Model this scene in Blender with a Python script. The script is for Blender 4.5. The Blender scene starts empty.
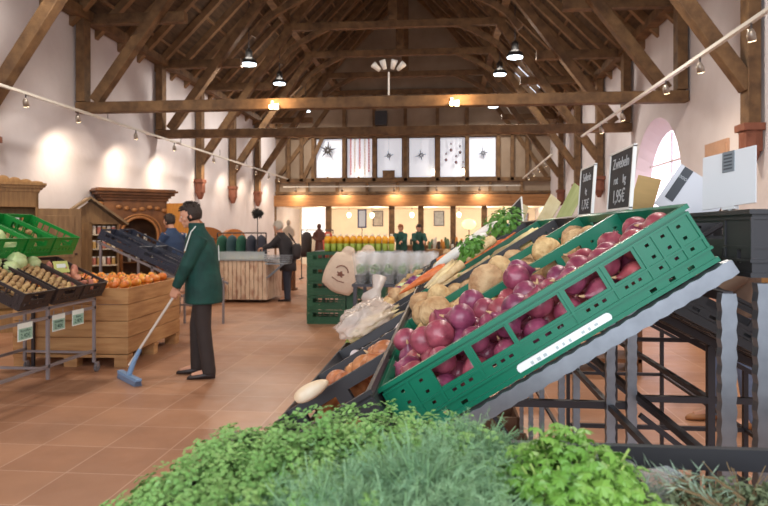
import bpy, bmesh, math, random
from mathutils import Vector, Matrix, Euler, noise
R = math.radians
rnd = random.Random(7)
SC = bpy.context.scene
COL = SC.collection

# ---------------------------------------------------------------- camera
cd = bpy.data.cameras.new('camera')
cam = bpy.data.objects.new('camera', cd); COL.objects.link(cam)
cam.location = (0, 0, 1.45)
cam.rotation_euler = (R(90), 0, R(5.4))
cd.sensor_width = 36; cd.lens = 36*635/768
cd.shift_y = -23/768
cd.clip_start = 0.05; cd.clip_end = 200
cd.dof.use_dof = True; cd.dof.focus_distance = 1.7; cd.dof.aperture_fstop = 9
SC.camera = cam

# ---------------------------------------------------------------- world and exposure
w = bpy.data.worlds.new('world'); SC.world = w; w.use_nodes = True
bg = w.node_tree.nodes['Background']
bg.inputs[0].default_value = (0.78, 0.87, 1.0, 1); bg.inputs[1].default_value = 1.3
SC.view_settings.view_transform = 'Standard'; SC.view_settings.look = 'None'
SC.view_settings.gamma = 1; SC.view_settings.use_curve_mapping = False
SC.view_settings.exposure = 0.0

# ---------------------------------------------------------------- lights of the hall
def light(kind, name, loc, power, color, rot=(0, 0, 0), size=0.3, sy=None, spot=None, blend=.8):
    d = bpy.data.lights.new(name, kind); d.energy = power; d.color = color
    if kind == 'AREA':
        d.size = size
        if sy: d.shape = 'RECTANGLE'; d.size_y = sy
    elif kind == 'SPOT':
        d.spot_size = R(spot or 60); d.spot_blend = blend; d.shadow_soft_size = size
    else: d.shadow_soft_size = size
    o = bpy.data.objects.new(name, d); COL.objects.link(o); o.location = loc; o.rotation_euler = rot
    return o
def aim(loc, tgt): return (Vector(tgt)-Vector(loc)).to_track_quat('-Z', 'Y').to_euler()
WARM = (1, .74, .46); NEUT = (1, .90, .78); COOL = (.90, .95, 1)
# daylight through the big glazed gateway behind the camera
light('AREA', 'gateway_daylight', (-1.2, -3.9, 3.0), 400, (.93, .96, 1), aim((-1.2, -3.9, 3.0), (-1, 6, 1.2)), 7, 4.0)
# hall lamps hanging under the roof: two rows over the hall
for (x, y, z, p) in ((-4.86, 3.2, 5.5, 85), (1.7, 3.2, 5.5, 150), (-4.86, 8.4, 5.5, 115), (1.7, 8.4, 5.5, 120), (-4.86, 15.5, 5.5, 120), (1.7, 15.5, 5.5, 120), (-5.0, 19, 5.8, 110), (1.64, 19, 5.9, 110), (-5.3, 24, 5.9, 110), (1.83, 24, 5.9, 110)):
    light('AREA', 'hall_lamp_light', (x, y, z), p, NEUT, (0, 0, 0), .38)
    light('POINT', 'roof_fill_light', (x, y, z+.45), p*.22, NEUT, size=.15)  # added fill above each lamp, brightens the roof in place of bounced light
# warm lights low in the room behind the gallery
for x in (-5.4, -3.0, -.6, 1.8, 3.4):
    light('POINT', 'back_room_light', (x, 28.2, 2.2), 50, (1, .87, .68), size=.15)
# warm lamps standing on the tie beam, lighting the roof timber
for x in (-3.05, .27):
    light('POINT', 'beam_lamp_light', (x, 11.2, 3.85), 26, (1, .66, .34), size=.06)
# ---------------------------------------------------------------- materials
MATS = {}
def lin(c):
    return tuple(((v/255)/12.92 if v/255 <= .04045 else ((v/255+.055)/1.055)**2.4) for v in c)
def mat(name, rgb, rough=.6, metal=0, var=0, scale=8, bump=0, bscale=None, rvar=0, emis=None, es=0, alpha=None, trans=0, spec=.5, stretch=None, coat=0, sss=0, rgb2=None, hue=0, vmix=.5):
    """rgb in sRGB 0-255; var noise between rgb and rgb2; rvar per object brightness"""
    if name in MATS: return MATS[name]
    m = bpy.data.materials.new(name); m.use_nodes = True
    nt = m.node_tree; b = nt.nodes['Principled BSDF']; L = nt.links.new
    c = (*lin(rgb), 1)
    b.inputs['Base Color'].default_value = c
    b.inputs['Roughness'].default_value = rough; b.inputs['Metallic'].default_value = metal
    b.inputs['Specular IOR Level'].default_value = spec
    b.inputs['Coat Weight'].default_value = coat
    if sss: b.inputs['Subsurface Weight'].default_value = sss; b.inputs['Subsurface Radius'].default_value = (.02, .01, .006)
    if trans: b.inputs['Transmission Weight'].default_value = trans
    if alpha is not None: b.inputs['Alpha'].default_value = alpha
    if emis: b.inputs['Emission Color'].default_value = (*lin(emis), 1); b.inputs['Emission Strength'].default_value = es
    tc = nt.nodes.new('ShaderNodeTexCoord'); mp = nt.nodes.new('ShaderNodeMapping'); L(tc.outputs['Object'], mp.inputs[0])
    if stretch: mp.inputs['Scale'].default_value = stretch
    out = None
    if var or rgb2:
        n = nt.nodes.new('ShaderNodeTexNoise'); n.inputs['Scale'].default_value = scale; n.inputs['Detail'].default_value = 5
        L(mp.outputs[0], n.inputs['Vector'])
        r = nt.nodes.new('ShaderNodeValToRGB')
        r.color_ramp.elements[0].position = vmix-.18; r.color_ramp.elements[1].position = vmix+.18
        c2 = lin(rgb2) if rgb2 else tuple(v*(1-var) for v in c[:3])
        r.color_ramp.elements[0].color = (*c2, 1); r.color_ramp.elements[1].color = c
        L(n.outputs[0], r.inputs[0]); out = r.outputs[0]
    if rvar or hue:
        oi = nt.nodes.new('ShaderNodeObjectInfo'); h = nt.nodes.new('ShaderNodeHueSaturation')
        mr = nt.nodes.new('ShaderNodeMapRange'); mr.inputs['To Min'].default_value = 1-rvar; mr.inputs['To Max'].default_value = 1+rvar
        L(oi.outputs['Random'], mr.inputs[0]); L(mr.outputs[0], h.inputs['Value'])
        if hue:
            mh = nt.nodes.new('ShaderNodeMapRange'); mh.inputs['To Min'].default_value = .5-hue; mh.inputs['To Max'].default_value = .5+hue
            L(oi.outputs['Random'], mh.inputs[0]); L(mh.outputs[0], h.inputs['Hue'])
        if out: L(out, h.inputs['Color'])
        else: h.inputs['Color'].default_value = c
        out = h.outputs[0]
    if out: L(out, b.inputs['Base Color'])
    if bump:
        n2 = nt.nodes.new('ShaderNodeTexNoise'); n2.inputs['Scale'].default_value = bscale or scale*2; n2.inputs['Detail'].default_value = 4
        L(mp.outputs[0], n2.inputs['Vector'])
        bp = nt.nodes.new('ShaderNodeBump'); bp.inputs['Strength'].default_value = bump; bp.inputs['Distance'].default_value = .02
        L(n2.outputs[0], bp.inputs['Height']); L(bp.outputs[0], b.inputs['Normal'])
    MATS[name] = m
    return m

beamw = mat('old beam wood', (124, 94, 62), .75, rgb2=(84, 60, 38), scale=5, stretch=(1, 1, 1), bump=.5, bscale=16)
roofw = mat('dark roof boarding', (92, 72, 52), .85, rgb2=(58, 44, 32), scale=3, stretch=(6, .6, .6), bump=.4)
rafw = mat('rafter wood', (142, 112, 80), .8, rgb2=(112, 84, 58), scale=4, bump=.4)
plaster = mat('limewashed plaster', (214, 210, 214), .9, rgb2=(200, 194, 198), scale=1.1, bump=.25, bscale=9)
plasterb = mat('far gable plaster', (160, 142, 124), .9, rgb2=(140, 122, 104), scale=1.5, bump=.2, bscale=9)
reveal = mat('window reveal limewash', (222, 212, 222), .9, var=.06, scale=2)
black = mat('black plastic crate', (46, 46, 50), .42, rvar=.15)
crgreen = mat('green plastic crate', (4, 112, 84), .32, rvar=.08)
crgreen2 = mat('bright green plastic crate', (16, 132, 52), .4, rvar=.08)
steel = mat('galvanised steel', (150, 156, 164), .4, .8, var=.2, scale=30)
paintg = mat('grey painted steel tube', (142, 134, 136), .45, .3)
darkst = mat('dark steel tube', (64, 62, 66), .45, .5)
white = mat('white plastic', (230, 230, 228), .45)
paper = mat('white card', (216, 220, 224), .6)
slate = mat('blackboard slate', (52, 52, 56), .75, var=.3, scale=14)
oak = mat('light oak board', (158, 120, 72), .6, rgb2=(132, 96, 54), scale=4, stretch=(8, 8, .8), bump=.1)
pine = mat('pine box board', (192, 148, 98), .7, rgb2=(160, 112, 68), scale=2.5, stretch=(.8, .8, 7), bump=.25, bscale=10)
brownw = mat('carved brown wood', (124, 80, 46), .5, rgb2=(86, 52, 28), scale=5, bump=.2)
graywood = mat('weathered cabinet wood', (140, 108, 70), .65, rgb2=(116, 86, 54), scale=4, stretch=(6, 6, .8), bump=.1)
skin = mat('skin', (206, 152, 124), .55, sss=.1)
hairb = mat('dark brown hair', (48, 36, 30), .6, bump=.6, bscale=60)
hairg = mat('grey hair', (188, 180, 168), .6, bump=.6, bscale=60)
hairr = mat('auburn hair', (150, 84, 48), .6, bump=.6, bscale=60)
terra = mat('terracotta corbel', (128, 78, 60), .8, var=.25, scale=8)

# floor: terracotta tiles with grout from a brick texture
def floor_mat():
    m = bpy.data.materials.new('terracotta tile floor'); m.use_nodes = True
    nt = m.node_tree; b = nt.nodes['Principled BSDF']; L = nt.links.new
    tc = nt.nodes.new('ShaderNodeTexCoord'); br = nt.nodes.new('ShaderNodeTexBrick')
    br.offset = 0; br.inputs['Scale'].default_value = 1
    br.inputs['Brick Width'].default_value = .45; br.inputs['Row Height'].default_value = .45
    br.inputs['Mortar Size'].default_value = .006; br.inputs['Mortar Smooth'].default_value = .3
    br.inputs['Color1'].default_value = (*lin((182, 136, 106)), 1); br.inputs['Color2'].default_value = (*lin((166, 120, 92)), 1)
    br.inputs['Mortar'].default_value = (*lin((196, 158, 134)), 1)
    L(tc.outputs['Object'], br.inputs['Vector'])
    n = nt.nodes.new('ShaderNodeTexNoise'); n.inputs['Scale'].default_value = 1.3; n.inputs['Detail'].default_value = 6
    L(tc.outputs['Object'], n.inputs['Vector'])
    mx = nt.nodes.new('ShaderNodeMix'); mx.data_type = 'RGBA'; mx.blend_type = 'MULTIPLY'; mx.inputs[0].default_value = .55
    r = nt.nodes.new('ShaderNodeValToRGB'); r.color_ramp.elements[0].color = (.55, .5, .5, 1); r.color_ramp.elements[1].color = (1.1, 1.05, 1, 1)
    r.color_ramp.elements[0].position = .3; r.color_ramp.elements[1].position = .7
    L(n.outputs[0], r.inputs[0]); L(br.outputs[0], mx.inputs[6]); L(r.outputs[0], mx.inputs[7]); L(mx.outputs[2], b.inputs['Base Color'])
    n2 = nt.nodes.new('ShaderNodeTexNoise'); n2.inputs['Scale'].default_value = 6; L(tc.outputs['Object'], n2.inputs['Vector'])
    mr = nt.nodes.new('ShaderNodeMapRange'); mr.inputs['To Min'].default_value = .28; mr.inputs['To Max'].default_value = .5
    L(n2.outputs[0], mr.inputs[0]); L(mr.outputs[0], b.inputs['Roughness'])
    bp = nt.nodes.new('ShaderNodeBump'); bp.inputs['Strength'].default_value = .25; bp.inputs['Distance'].default_value = .01; bp.invert = True
    L(br.outputs['Fac'], bp.inputs['Height']); L(bp.outputs[0], b.inputs['Normal'])
    return m
floorm = floor_mat()

# ---------------------------------------------------------------- mesh helpers
class MB:
    """collects shapes; build() links them as ONE mesh object"""
    def __init__(s): s.v = []; s.f = []; s.mi = []; s.m = Matrix()
    def add(s, vs, fs, mi=0):
        k = len(s.v); s.v += [tuple(s.m @ Vector(p)) for p in vs]; s.f += [tuple(i+k for i in f) for f in fs]; s.mi += [mi]*len(fs)
        return s
    def box(s, c, d, rot=None, mi=0):
        x, y, z = d[0]/2, d[1]/2, d[2]/2; c = Vector(c)
        P = [Vector((a, b, e)) for a in (-x, x) for b in (-y, y) for e in (-z, z)]
        if rot is not None:
            M = Euler(rot).to_matrix() if not isinstance(rot, Matrix) else rot.to_3x3()
            P = [M @ p for p in P]
        return s.add([p+c for p in P], [(0, 1, 3, 2), (4, 6, 7, 5), (0, 4, 5, 1), (2, 3, 7, 6), (0, 2, 6, 4), (1, 5, 7, 3)], mi)
    def b2(s, x0, x1, y0, y1, z0, z1, mi=0): return s.box(((x0+x1)/2, (y0+y1)/2, (z0+z1)/2), (x1-x0, y1-y0, z1-z0), None, mi)
    def bar(s, p, q, w, h, up=(0, 0, 1), mi=0):
        """rectangular beam from p to q: w across, h along up"""
        p = Vector(p); q = Vector(q); d = (q-p).normalized(); a = Vector(up); sd = d.cross(a)
        if sd.length < 1e-4: sd = d.cross(Vector((0, 1, 0)))
        sd.normalize(); a = sd.cross(d)
        P = [e + sd*(i*w/2) + a*(j*h/2) for e in (p, q) for i, j in ((-1, -1), (1, -1), (1, 1), (-1, 1))]
        return s.add(P, [(3, 2, 1, 0), (4, 5, 6, 7)]+[(i, (i+1) % 4, (i+1) % 4+4, i+4) for i in range(4)], mi)
    def tube(s, path, r, n=8, cap=True, mi=0):
        path = [Vector(p) for p in path]; rr = r if isinstance(r, (list, tuple)) else [r]*len(path)
        P = []; up = None
        for i, p in enumerate(path):
            d = (path[min(i+1, len(path)-1)]-path[max(i-1, 0)])
            d = d.normalized() if d.length > 1e-9 else Vector((0, 0, 1))
            if up is None: up = d.orthogonal().normalized()
            else:
                up = up-d*up.dot(d)
                up = up.normalized() if up.length > 1e-6 else d.orthogonal().normalized()
            sd = d.cross(up)
            P += [p+(up*math.cos(2*math.pi*k/n)+sd*math.sin(2*math.pi*k/n))*rr[i] for k in range(n)]
        F = [(i*n+k, i*n+(k+1) % n, (i+1)*n+(k+1) % n, (i+1)*n+k) for i in range(len(path)-1) for k in range(n)]
        if cap: F += [tuple(reversed(range(n))), tuple(range((len(path)-1)*n, len(path)*n))]
        return s.add(P, F, mi)
    def lathe(s, prof, c=(0, 0, 0), n=16, mi=0, wob=0, rng=None, rot=None):
        c = Vector(c); P = []; M = Euler(rot).to_matrix() if rot else None
        for i, (r, z) in enumerate(prof):
            for k in range(n):
                a = 2*math.pi*k/n; q = r*(1+wob*(math.sin(3*a+i*.7)+.5*math.sin(5*a+1)))
                v = Vector((q*math.cos(a), q*math.sin(a), z)); P.append((M @ v if M else v)+c)
        F = [(i*n+k, i*n+(k+1) % n, (i+1)*n+(k+1) % n, (i+1)*n+k) for i in range(len(prof)-1) for k in range(n)]
        F += [tuple(reversed(range(n))), tuple(range((len(prof)-1)*n, len(prof)*n))]
        return s.add(P, F, mi)
    def blob(s, c, r, n=12, m=8, f=None, mi=0, rot=None):
        """ellipsoid, optional f(dir)->scale"""
        c = Vector(c); P = []; M = Euler(rot).to_matrix() if rot else None
        for i in range(m+1):
            t = math.pi*i/m
            for k in range(n):
                a = 2*math.pi*k/n; d = Vector((math.sin(t)*math.cos(a), math.sin(t)*math.sin(a), -math.cos(t)))
                q = f(d) if f else 1
                v = Vector((d.x*r[0]*q, d.y*r[1]*q, d.z*r[2]*q)); P.append((M @ v if M else v)+c)
        F = [(i*n+k, i*n+(k+1) % n, (i+1)*n+(k+1) % n, (i+1)*n+k) for i in range(m) for k in range(n)]
        return s.add(P, F, mi)
    def plate(s, O, U, V, N, xs, zs, th, holes, mi=0):
        """plate spanned by U (xs) and V (zs) of thickness th along N with rectangular holes"""
        O, U, V, N = map(Vector, (O, U, V, N))
        X = sorted(set([xs[0], xs[1]]+[min(max(h[i], xs[0]), xs[1]) for h in holes for i in (0, 1)]))
        Z = sorted(set([zs[0], zs[1]]+[min(max(h[i], zs[0]), zs[1]) for h in holes for i in (2, 3)]))
        fill = lambda i, j: 0 <= i < len(X)-1 and 0 <= j < len(Z)-1 and not any(h[0] < (X[i]+X[i+1])/2 < h[1] and h[2] < (Z[j]+Z[j+1])/2 < h[3] for h in holes)
        P = lambda x, z, t: O+U*x+V*z+N*t
        for i in range(len(X)-1):
            for j in range(len(Z)-1):
                if not fill(i, j): continue
                x0, x1, z0, z1 = X[i], X[i+1], Z[j], Z[j+1]
                s.add([P(x0, z0, 0), P(x1, z0, 0), P(x1, z1, 0), P(x0, z1, 0)], [(0, 1, 2, 3)], mi)
                s.add([P(x0, z0, th), P(x1, z0, th), P(x1, z1, th), P(x0, z1, th)], [(3, 2, 1, 0)], mi)
                for (di, dj, a, b_) in ((-1, 0, (x0, z0), (x0, z1)), (1, 0, (x1, z1), (x1, z0)), (0, -1, (x1, z0), (x0, z0)), (0, 1, (x0, z1), (x1, z1))):
                    if not fill(i+di, j+dj):
                        s.add([P(*a, 0), P(*b_, 0), P(*b_, th), P(*a, th)], [(0, 1, 2, 3)], mi)
        return s
    def build(s, name, mats, parent=None, smooth=False, bevel=0, weld=False):
        me = bpy.data.meshes.new(name); me.from_pydata(s.v, [], s.f)
        for m_ in (mats if isinstance(mats, (list, tuple)) else [mats]): me.materials.append(m_)
        me.polygons.foreach_set('material_index', s.mi)
        if smooth: me.polygons.foreach_set('use_smooth', [True]*len(me.polygons))
        if weld:
            b = bmesh.new(); b.from_mesh(me); bmesh.ops.remove_doubles(b, verts=b.verts, dist=1e-5); b.to_mesh(me); b.free()
        me.update()
        o = bpy.data.objects.new(name, me); COL.objects.link(o)
        if parent: o.parent = parent
        if bevel:
            bm_ = o.modifiers.new('bevel', 'BEVEL'); bm_.width = bevel; bm_.segments = 2; bm_.limit_method = 'ANGLE'
        return o
def tag(o, label=None, cat=None, group=None, kind=None):
    if label: o['label'] = label
    if cat: o['category'] = cat
    if group: o['group'] = group
    if kind: o['kind'] = kind
    return o
def thing(name, label, cat, loc=(0, 0, 0), rot=(0, 0, 0), group=None):
    o = bpy.data.objects.new(name, None); COL.objects.link(o); o.empty_display_size = .05
    o.location = loc; o.rotation_euler = rot if isinstance(rot, (tuple, list)) else (0, 0, rot)
    return tag(o, label, cat, group)
def struct(o, label=None):
    o['kind'] = 'structure'
    if label: o['label'] = label
    return o
def kids(o): return [c for c in bpy.data.objects if c.parent == o]
class Tree:
    def __init__(s, o): s.o = o; s.ch = [Tree(c) for c in kids(o)]
def copy_tree(t, parent=None):
    c = t.o.copy(); COL.objects.link(c)
    if parent: c.parent = parent
    for k in t.ch: copy_tree(k, c)
    return c
def text(body, size, m, parent, loc, rot, name='lettering', ext=.0004, align='CENTER'):
    c = bpy.data.curves.new(name, 'FONT'); c.body = body; c.size = size; c.extrude = ext; c.align_x = align; c.align_y = 'CENTER'
    c.materials.append(m)
    t = bpy.data.objects.new('tmp_text', c); COL.objects.link(t); dg = bpy.context.evaluated_depsgraph_get(); dg.update()
    me = bpy.data.meshes.new_from_object(t.evaluated_get(dg)); bpy.data.objects.remove(t)
    o = bpy.data.objects.new(name, me); COL.objects.link(o); o.parent = parent; o.location = loc; o.rotation_euler = rot
    return o
CO, SI = math.cos(R(5.4)), math.sin(R(5.4))
# ---------------------------------------------------------------- structure of the hall
XL, XR, YB, XC = -7.0, 4.25, 26.0, -1.4
ZE = 5.5; ZR = 11.2
mb = MB(); mb.b2(XL-.4, XR+.4, -4.4, 31, -.2, 0)
struct(mb.build('floor', floorm), 'reddish terracotta tile floor of the market hall')
mb = MB(); mb.b2(XL-.4, XL, -4.4, YB+4.9, 0, ZE+.1)
struct(mb.build('wall_left', plaster), 'long white plastered left wall')
# right wall with an arched window recess
AY0, AY1, AZ0, ATOP = 11.85, 14.7, 1.1, 3.7
def arch_pts(y0, y1, z0, top, n=16):
    r = (y1-y0)/2; cy = (y0+y1)/2; zs = top-r
    return [(y0, z0), (y0, zs)]+[(cy-r*math.cos(math.pi*i/n), zs+r*math.sin(math.pi*i/n)) for i in range(1, n)]+[(y1, zs), (y1, z0)]
mb = MB()
A = arch_pts(AY0, AY1, AZ0, ATOP)
mb.b2(XR, XR+.5, -4.4, AY0, 0, ZE+.1); mb.b2(XR, XR+.5, AY1, YB+4.9, 0, ZE+.1); mb.b2(XR, XR+.5, AY0, AY1, 0, AZ0)
for i in range(1, len(A)-2):
    (ya, za), (yb, zb) = A[i], A[i+1]
    mb.add([(XR, ya, za), (XR, yb, zb), (XR, yb, ZE+.1), (XR, ya, ZE+.1), (XR+.5, ya, za), (XR+.5, yb, zb), (XR+.5, yb, ZE+.1), (XR+.5, ya, ZE+.1)], [(3, 2, 1, 0), (4, 5, 6, 7)])
struct(mb.build('wall_right', plaster), 'long plastered right wall with an arched window')
wn = bpy.data.objects.new('window_1', None); COL.objects.link(wn); struct(wn, 'arched window in the right wall')
B = arch_pts(AY0+.1, AY1-.12, AZ0+.3, ATOP-.25)
mb = MB()
for i in range(len(A)):
    a, a2, b, b2 = A[i], A[(i+1) % len(A)], B[i], B[(i+1) % len(A)]
    mb.add([(XR, *a), (XR, *a2), (XR+.30, *b2), (XR+.30, *b)], [(0, 1, 2, 3)])
struct(mb.build('window_reveal', reveal, wn))
paneM = mat('bright daylight glass', (250, 236, 248), .3, emis=(252, 236, 250), es=2.2)
mb = MB(); mb.add([(XR+.30, *b) for b in B], [tuple(range(len(B)))])
struct(mb.build('window_pane', paneM, wn))
mb = MB()
for zz in (2.0, 2.8): mb.b2(XR+.25, XR+.29, AY0+.1, AY1-.12, zz, zz+.04)
mb.b2(XR+.25, XR+.29, 13.1, 13.14, AZ0+.3, 3.4)
struct(mb.build('window_frame', reveal, wn))

# roof: two boarded slopes
for s, nm in ((-1, 'ceiling'), (1, 'ceiling')):
    xe = XL-.3 if s < 0 else XR+.3
    ze = ZE-.3
    y0, y1 = -4.4, YB+.3
    # skylight slot on the right slope
    def P(t, y, o=0): return Vector((xe+(XC-xe)*t, y, ze+(ZR-ze)*t+o))
    mb = MB()
    cells = [(0, 1, y0, y1)] if s < 0 else [(0, 1, y0, 21.6), (0, 1, 23.9, y1), (0, .20, 21.6, 23.9), (.33, 1, 21.6, 23.9)]
    for (t0, t1, ya, yb) in cells:
        q = [P(t0, ya), P(t0, yb), P(t1, yb), P(t1, ya)]; q2 = [p+Vector((0, 0, .12)) for p in q]
        mb.add(q+q2, [(0, 1, 2, 3), (7, 6, 5, 4), (0, 4, 5, 1), (1, 5, 6, 2), (2, 6, 7, 3), (3, 7, 4, 0)])
    cl = struct(mb.build(nm, roofw), 'dark boarded %s slope of the open roof' % ('left' if s < 0 else 'right'))
    for i in range(34):
        y = -3.6+i*.88
        if y > YB: break
        rb = MB(); a = P(0, y, -.09); b = P(1, y, -.09)
        rb.bar(a, b, .13, .17, up=(0, 0, 1)); struct(rb.build('rafter', rafw, cl))
    for j, t in enumerate((.12, .25, .38, .5, .62, .74, .86)):
        rb = MB(); rb.bar(P(t, y0, -.02), P(t, YB, -.02), .04, .06); struct(rb.build('roof_batten', rafw, cl))
# skylight glass
mb = MB(); xe = XR+.3; ze = ZE-.3
Pk = lambda t, y: (xe+(XC-xe)*t, y, ze+(ZR-ze)*t+.06)
mb.add([Pk(.20, 21.6), Pk(.20, 23.9), Pk(.33, 23.9), Pk(.33, 21.6)], [(0, 1, 2, 3)])
struct(mb.build('window_2', mat('skylight glass', (235, 242, 255), .3, emis=(225, 236, 255), es=1.6)), 'skylight in the right roof slope')

# timber trusses
def post(x, y, z0, z1, side, name='wall_post', par=None):
    m = MB(); m.b2(x-.13, x+.13, y-.13, y+.13, z0, z1); return m.build(name, beamw, par, bevel=.015)
TY = [9.0, 11.55, 14.9, 17.4, 20.2, 23.0]
names = ['roof truss nearest the camera with struts on terracotta corbels', 'roof truss whose tie beam carries the two warm bulbs',
         'roof truss with a tie beam, just behind the beam with bulbs', 'roof truss with corbels, first behind the two tie beams',
         'second roof truss from the far gable', 'roof truss closest to the far gable wall']
for i, y in enumerate(TY):
    t = thing('roof_truss', names[i], 'roof truss', (0, y, 0), group='timber trusses under the roof')
    tie = i in (1, 2)
    zc = 7.1; hw = 2.8; foot = 3.78 if tie else 3.25
    for s in (-1, 1):
        xw = XL+.13 if s < 0 else XR-.13
        m = MB(); m.b2(xw-.085, xw+.085, -.12, .12, 2.88 if not tie else foot+.11, ZE+.05); m.build('wall_post', beamw, t, bevel=.012)
        xf = XL+.38 if s < 0 else XR-.38
        if not tie: xf = XL+.16 if s < 0 else XR-.16
        xt = XC+s*hw
        m = MB(); m.bar((xf, 0.0, foot+.12), (xt, 0.0, zc+.1), .2, .2, up=(0, 0, 1)); m.build('strut', beamw, t, bevel=.012)
        # spur beam tying wall plate to strut
        fr = (ZE-foot)/(zc-foot); xs = xf+(xt-xf)*fr
        m = MB(); m.bar((xw, .2, ZE+.02), (xs-s*.45, .2, ZE+.02), .18, .2); m.build('spur_beam', beamw, t, bevel=.012)
        # curved knee brace under collar
        m = MB(); pts = []
        for k in range(6):
            u = k/5; pts.append(Vector((XC+s*(hw+.35-1.35*u), 0, zc-1.0+.95*u**.6)))
        for k in range(5): m.bar(pts[k], pts[k+1], .12, .14)
        m.build('knee_brace', beamw, t)
        if not tie:
            m = MB(); m.b2(xw-.15, xw+.13, -.15, .15, 2.78, 2.88); m.b2(xw-.11, xw+.11, -.11, .11, 2.5, 2.78)
            m.lathe([(.05, 2.32), (.09, 2.40), (.12, 2.5), (.14, 2.74), (.11, 2.8)], (xw, 0, 0), 12)
            m.build('corbel', terra, t, bevel=.01)
        # upper principal
        m = MB(); m.bar((xt, 0, zc+.1), (XC+s*.1, 0, ZR-.55), .18, .2); m.build('upper_strut', beamw, t)
    m = MB(); m.bar((XC-hw-.25, 0, zc), (XC+hw+.25, 0, zc), .17, .2); m.build('collar_beam', beamw, t, bevel=.012)
    m = MB(); m.b2(XC-.12, XC+.12, -.1, .1, zc+.1, ZR-.4); m.build('king_post', beamw, t)
    if tie:
        m = MB(); m.bar((XL+.02, 0, 3.78), (XR-.02, 0, 3.78), .2, .2); m.build('tie_beam', beamw, t, bevel=.015)
for s in (-1, 1):
    m = MB(); x = XC+s*2.95; m.bar((x, -3, 7.28), (x, YB, 7.28), .2, .22); struct(m.build('beam_purlin', beamw), 'long purlin under the %s roof slope' % ('left' if s < 0 else 'right'))
    m = MB(); x = XL+.15 if s < 0 else XR-.15; m.bar((x, -3, 5.55), (x, YB, 5.55), .24, .18); struct(m.build('trim_wall_plate', beamw), 'timber plate on top of the %s wall' % ('left' if s < 0 else 'right'))
# low braces between wall posts (longitudinal)

# far gable wall: timber frame, upper windows, big lower beam, lit openings
gab = bpy.data.objects.new('wall_back', None); COL.objects.link(gab); struct(gab, 'half timbered far gable wall')
wx = [(-3.70, -2.48), (-2.36, -1.20), (-1.08, .08), (.25, 1.42), (1.54, 2.70), (2.82, 4.0)]
sc = lambda px: math.nan
PX = lambda px, zc=None: ((px-384)/635)
def X_at(px, Y):
    """world x on the plane Y = const seen at picture column px"""
    k = math.tan(math.atan((px-384)/635)-R(5.4)); return k*Y
cols = [(315, 343), (346, 373), (376, 403), (408, 436), (439, 466), (468, 497)]
WX = [(round(X_at(a, YB), 2), round(X_at(b, YB), 2)) for a, b in cols]
ZW0, ZW1 = 3.57, 5.27
holes = [(a, b, ZW0, ZW1) for a, b in WX]
holes[2] = (WX[2][0], WX[2][1], ZW0, ZW1)
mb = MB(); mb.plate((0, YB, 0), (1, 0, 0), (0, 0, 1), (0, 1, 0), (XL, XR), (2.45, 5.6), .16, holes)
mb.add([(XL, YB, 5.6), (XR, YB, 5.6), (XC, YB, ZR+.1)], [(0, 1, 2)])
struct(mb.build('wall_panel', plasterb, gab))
glow = mat('bright window pane behind ornaments', (226, 232, 245), .4, emis=(232, 238, 250), es=.42)
pn = 3
for k, (a, b) in enumerate(WX):
    wobj = bpy.data.objects.new('window_%d' % pn, None); COL.objects.link(wobj); struct(wobj, 'upper gable window number %d counted from the left' % (k+1)); pn += 1
    m = MB(); m.add([(a, YB+.12, ZW0), (b, YB+.12, ZW0), (b, YB+.12, ZW1), (a, YB+.12, ZW1)], [(0, 1, 2, 3)]); struct(m.build('window_pane', glow, wobj))
    m = MB(); m.plate((0, YB+.02, 0), (1, 0, 0), (0, 0, 1), (0, 1, 0), (a-.01, b+.01), (ZW0, ZW1), .06, [(a+.05, b-.05, ZW0+.05, ZW1-.05)]); struct(m.build('window_frame', beamw, wobj))
edges = [WX[0][0]-.06]+[(WX[i][1]+WX[i+1][0])/2 for i in range(5)]+[WX[5][1]+.06]
def gtim(p, q, w_=.16, h_=.16, n='timber_post'):
    m = MB(); m.bar(p, q, w_, h_, up=(0, 1, 0)); return struct(m.build(n, beamw, gab))
gposts = edges+[X_at(x, YB) for x in (289, 302, 512, 527)]
for x in gposts: gtim((x, YB-.06, 3.45), (x, YB-.06, 7.0 if abs(x-XC) < 3.2 else 5.7), .14, .16)
for z, h in ((3.5, .16), (5.34, .16), (7.1, .2), (2.98, .1)): gtim((XL if z < 6 else XC-3.6, YB-.08, z), (XR if z < 6 else XC+3.6, YB-.08, z), h, .12, 'timber_rail')
m = MB(); m.bar((XL, YB-.14, 2.65), (XR, YB-.14, 2.65), .46, .3, up=(0, 1, 0)); struct(m.build('timber_beam', mat('warm lit beam wood', (160, 112, 66), .6, rgb2=(128, 84, 44), scale=4, stretch=(.5, 4, 4)), gab))  # warmer copy of the beam wood, orange lamp glow put into its colour
for x in [XL+.1+i*1.25 for i in range(10)]: gtim((x, YB-.06, 2.85), (x, YB-.06, 3.5), .12, .1)
for (a, z0, b, z1) in ((-6.9, 3.6, -4.4, 7.0), (4.1, 3.6, 1.7, 7.0), (-5.8, 3.6, -5.0, 5.3)): gtim((a, YB-.05, z0), (b, YB-.05, z1), .16, .1, 'timber_brace')
pcols = [274, 329, 392, 421, 453, 484, 520]
for px in pcols:
    x = X_at(px, YB); gtim((x, YB-.1, 0), (x, YB-.1, 2.5), .22, .22, 'support_post')
m = MB(); x = X_at(389, YB); m.box((x, YB-.12, 3.72), (.5, .1, .34)); struct(m.build('timber_block', beamw, gab))
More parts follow.
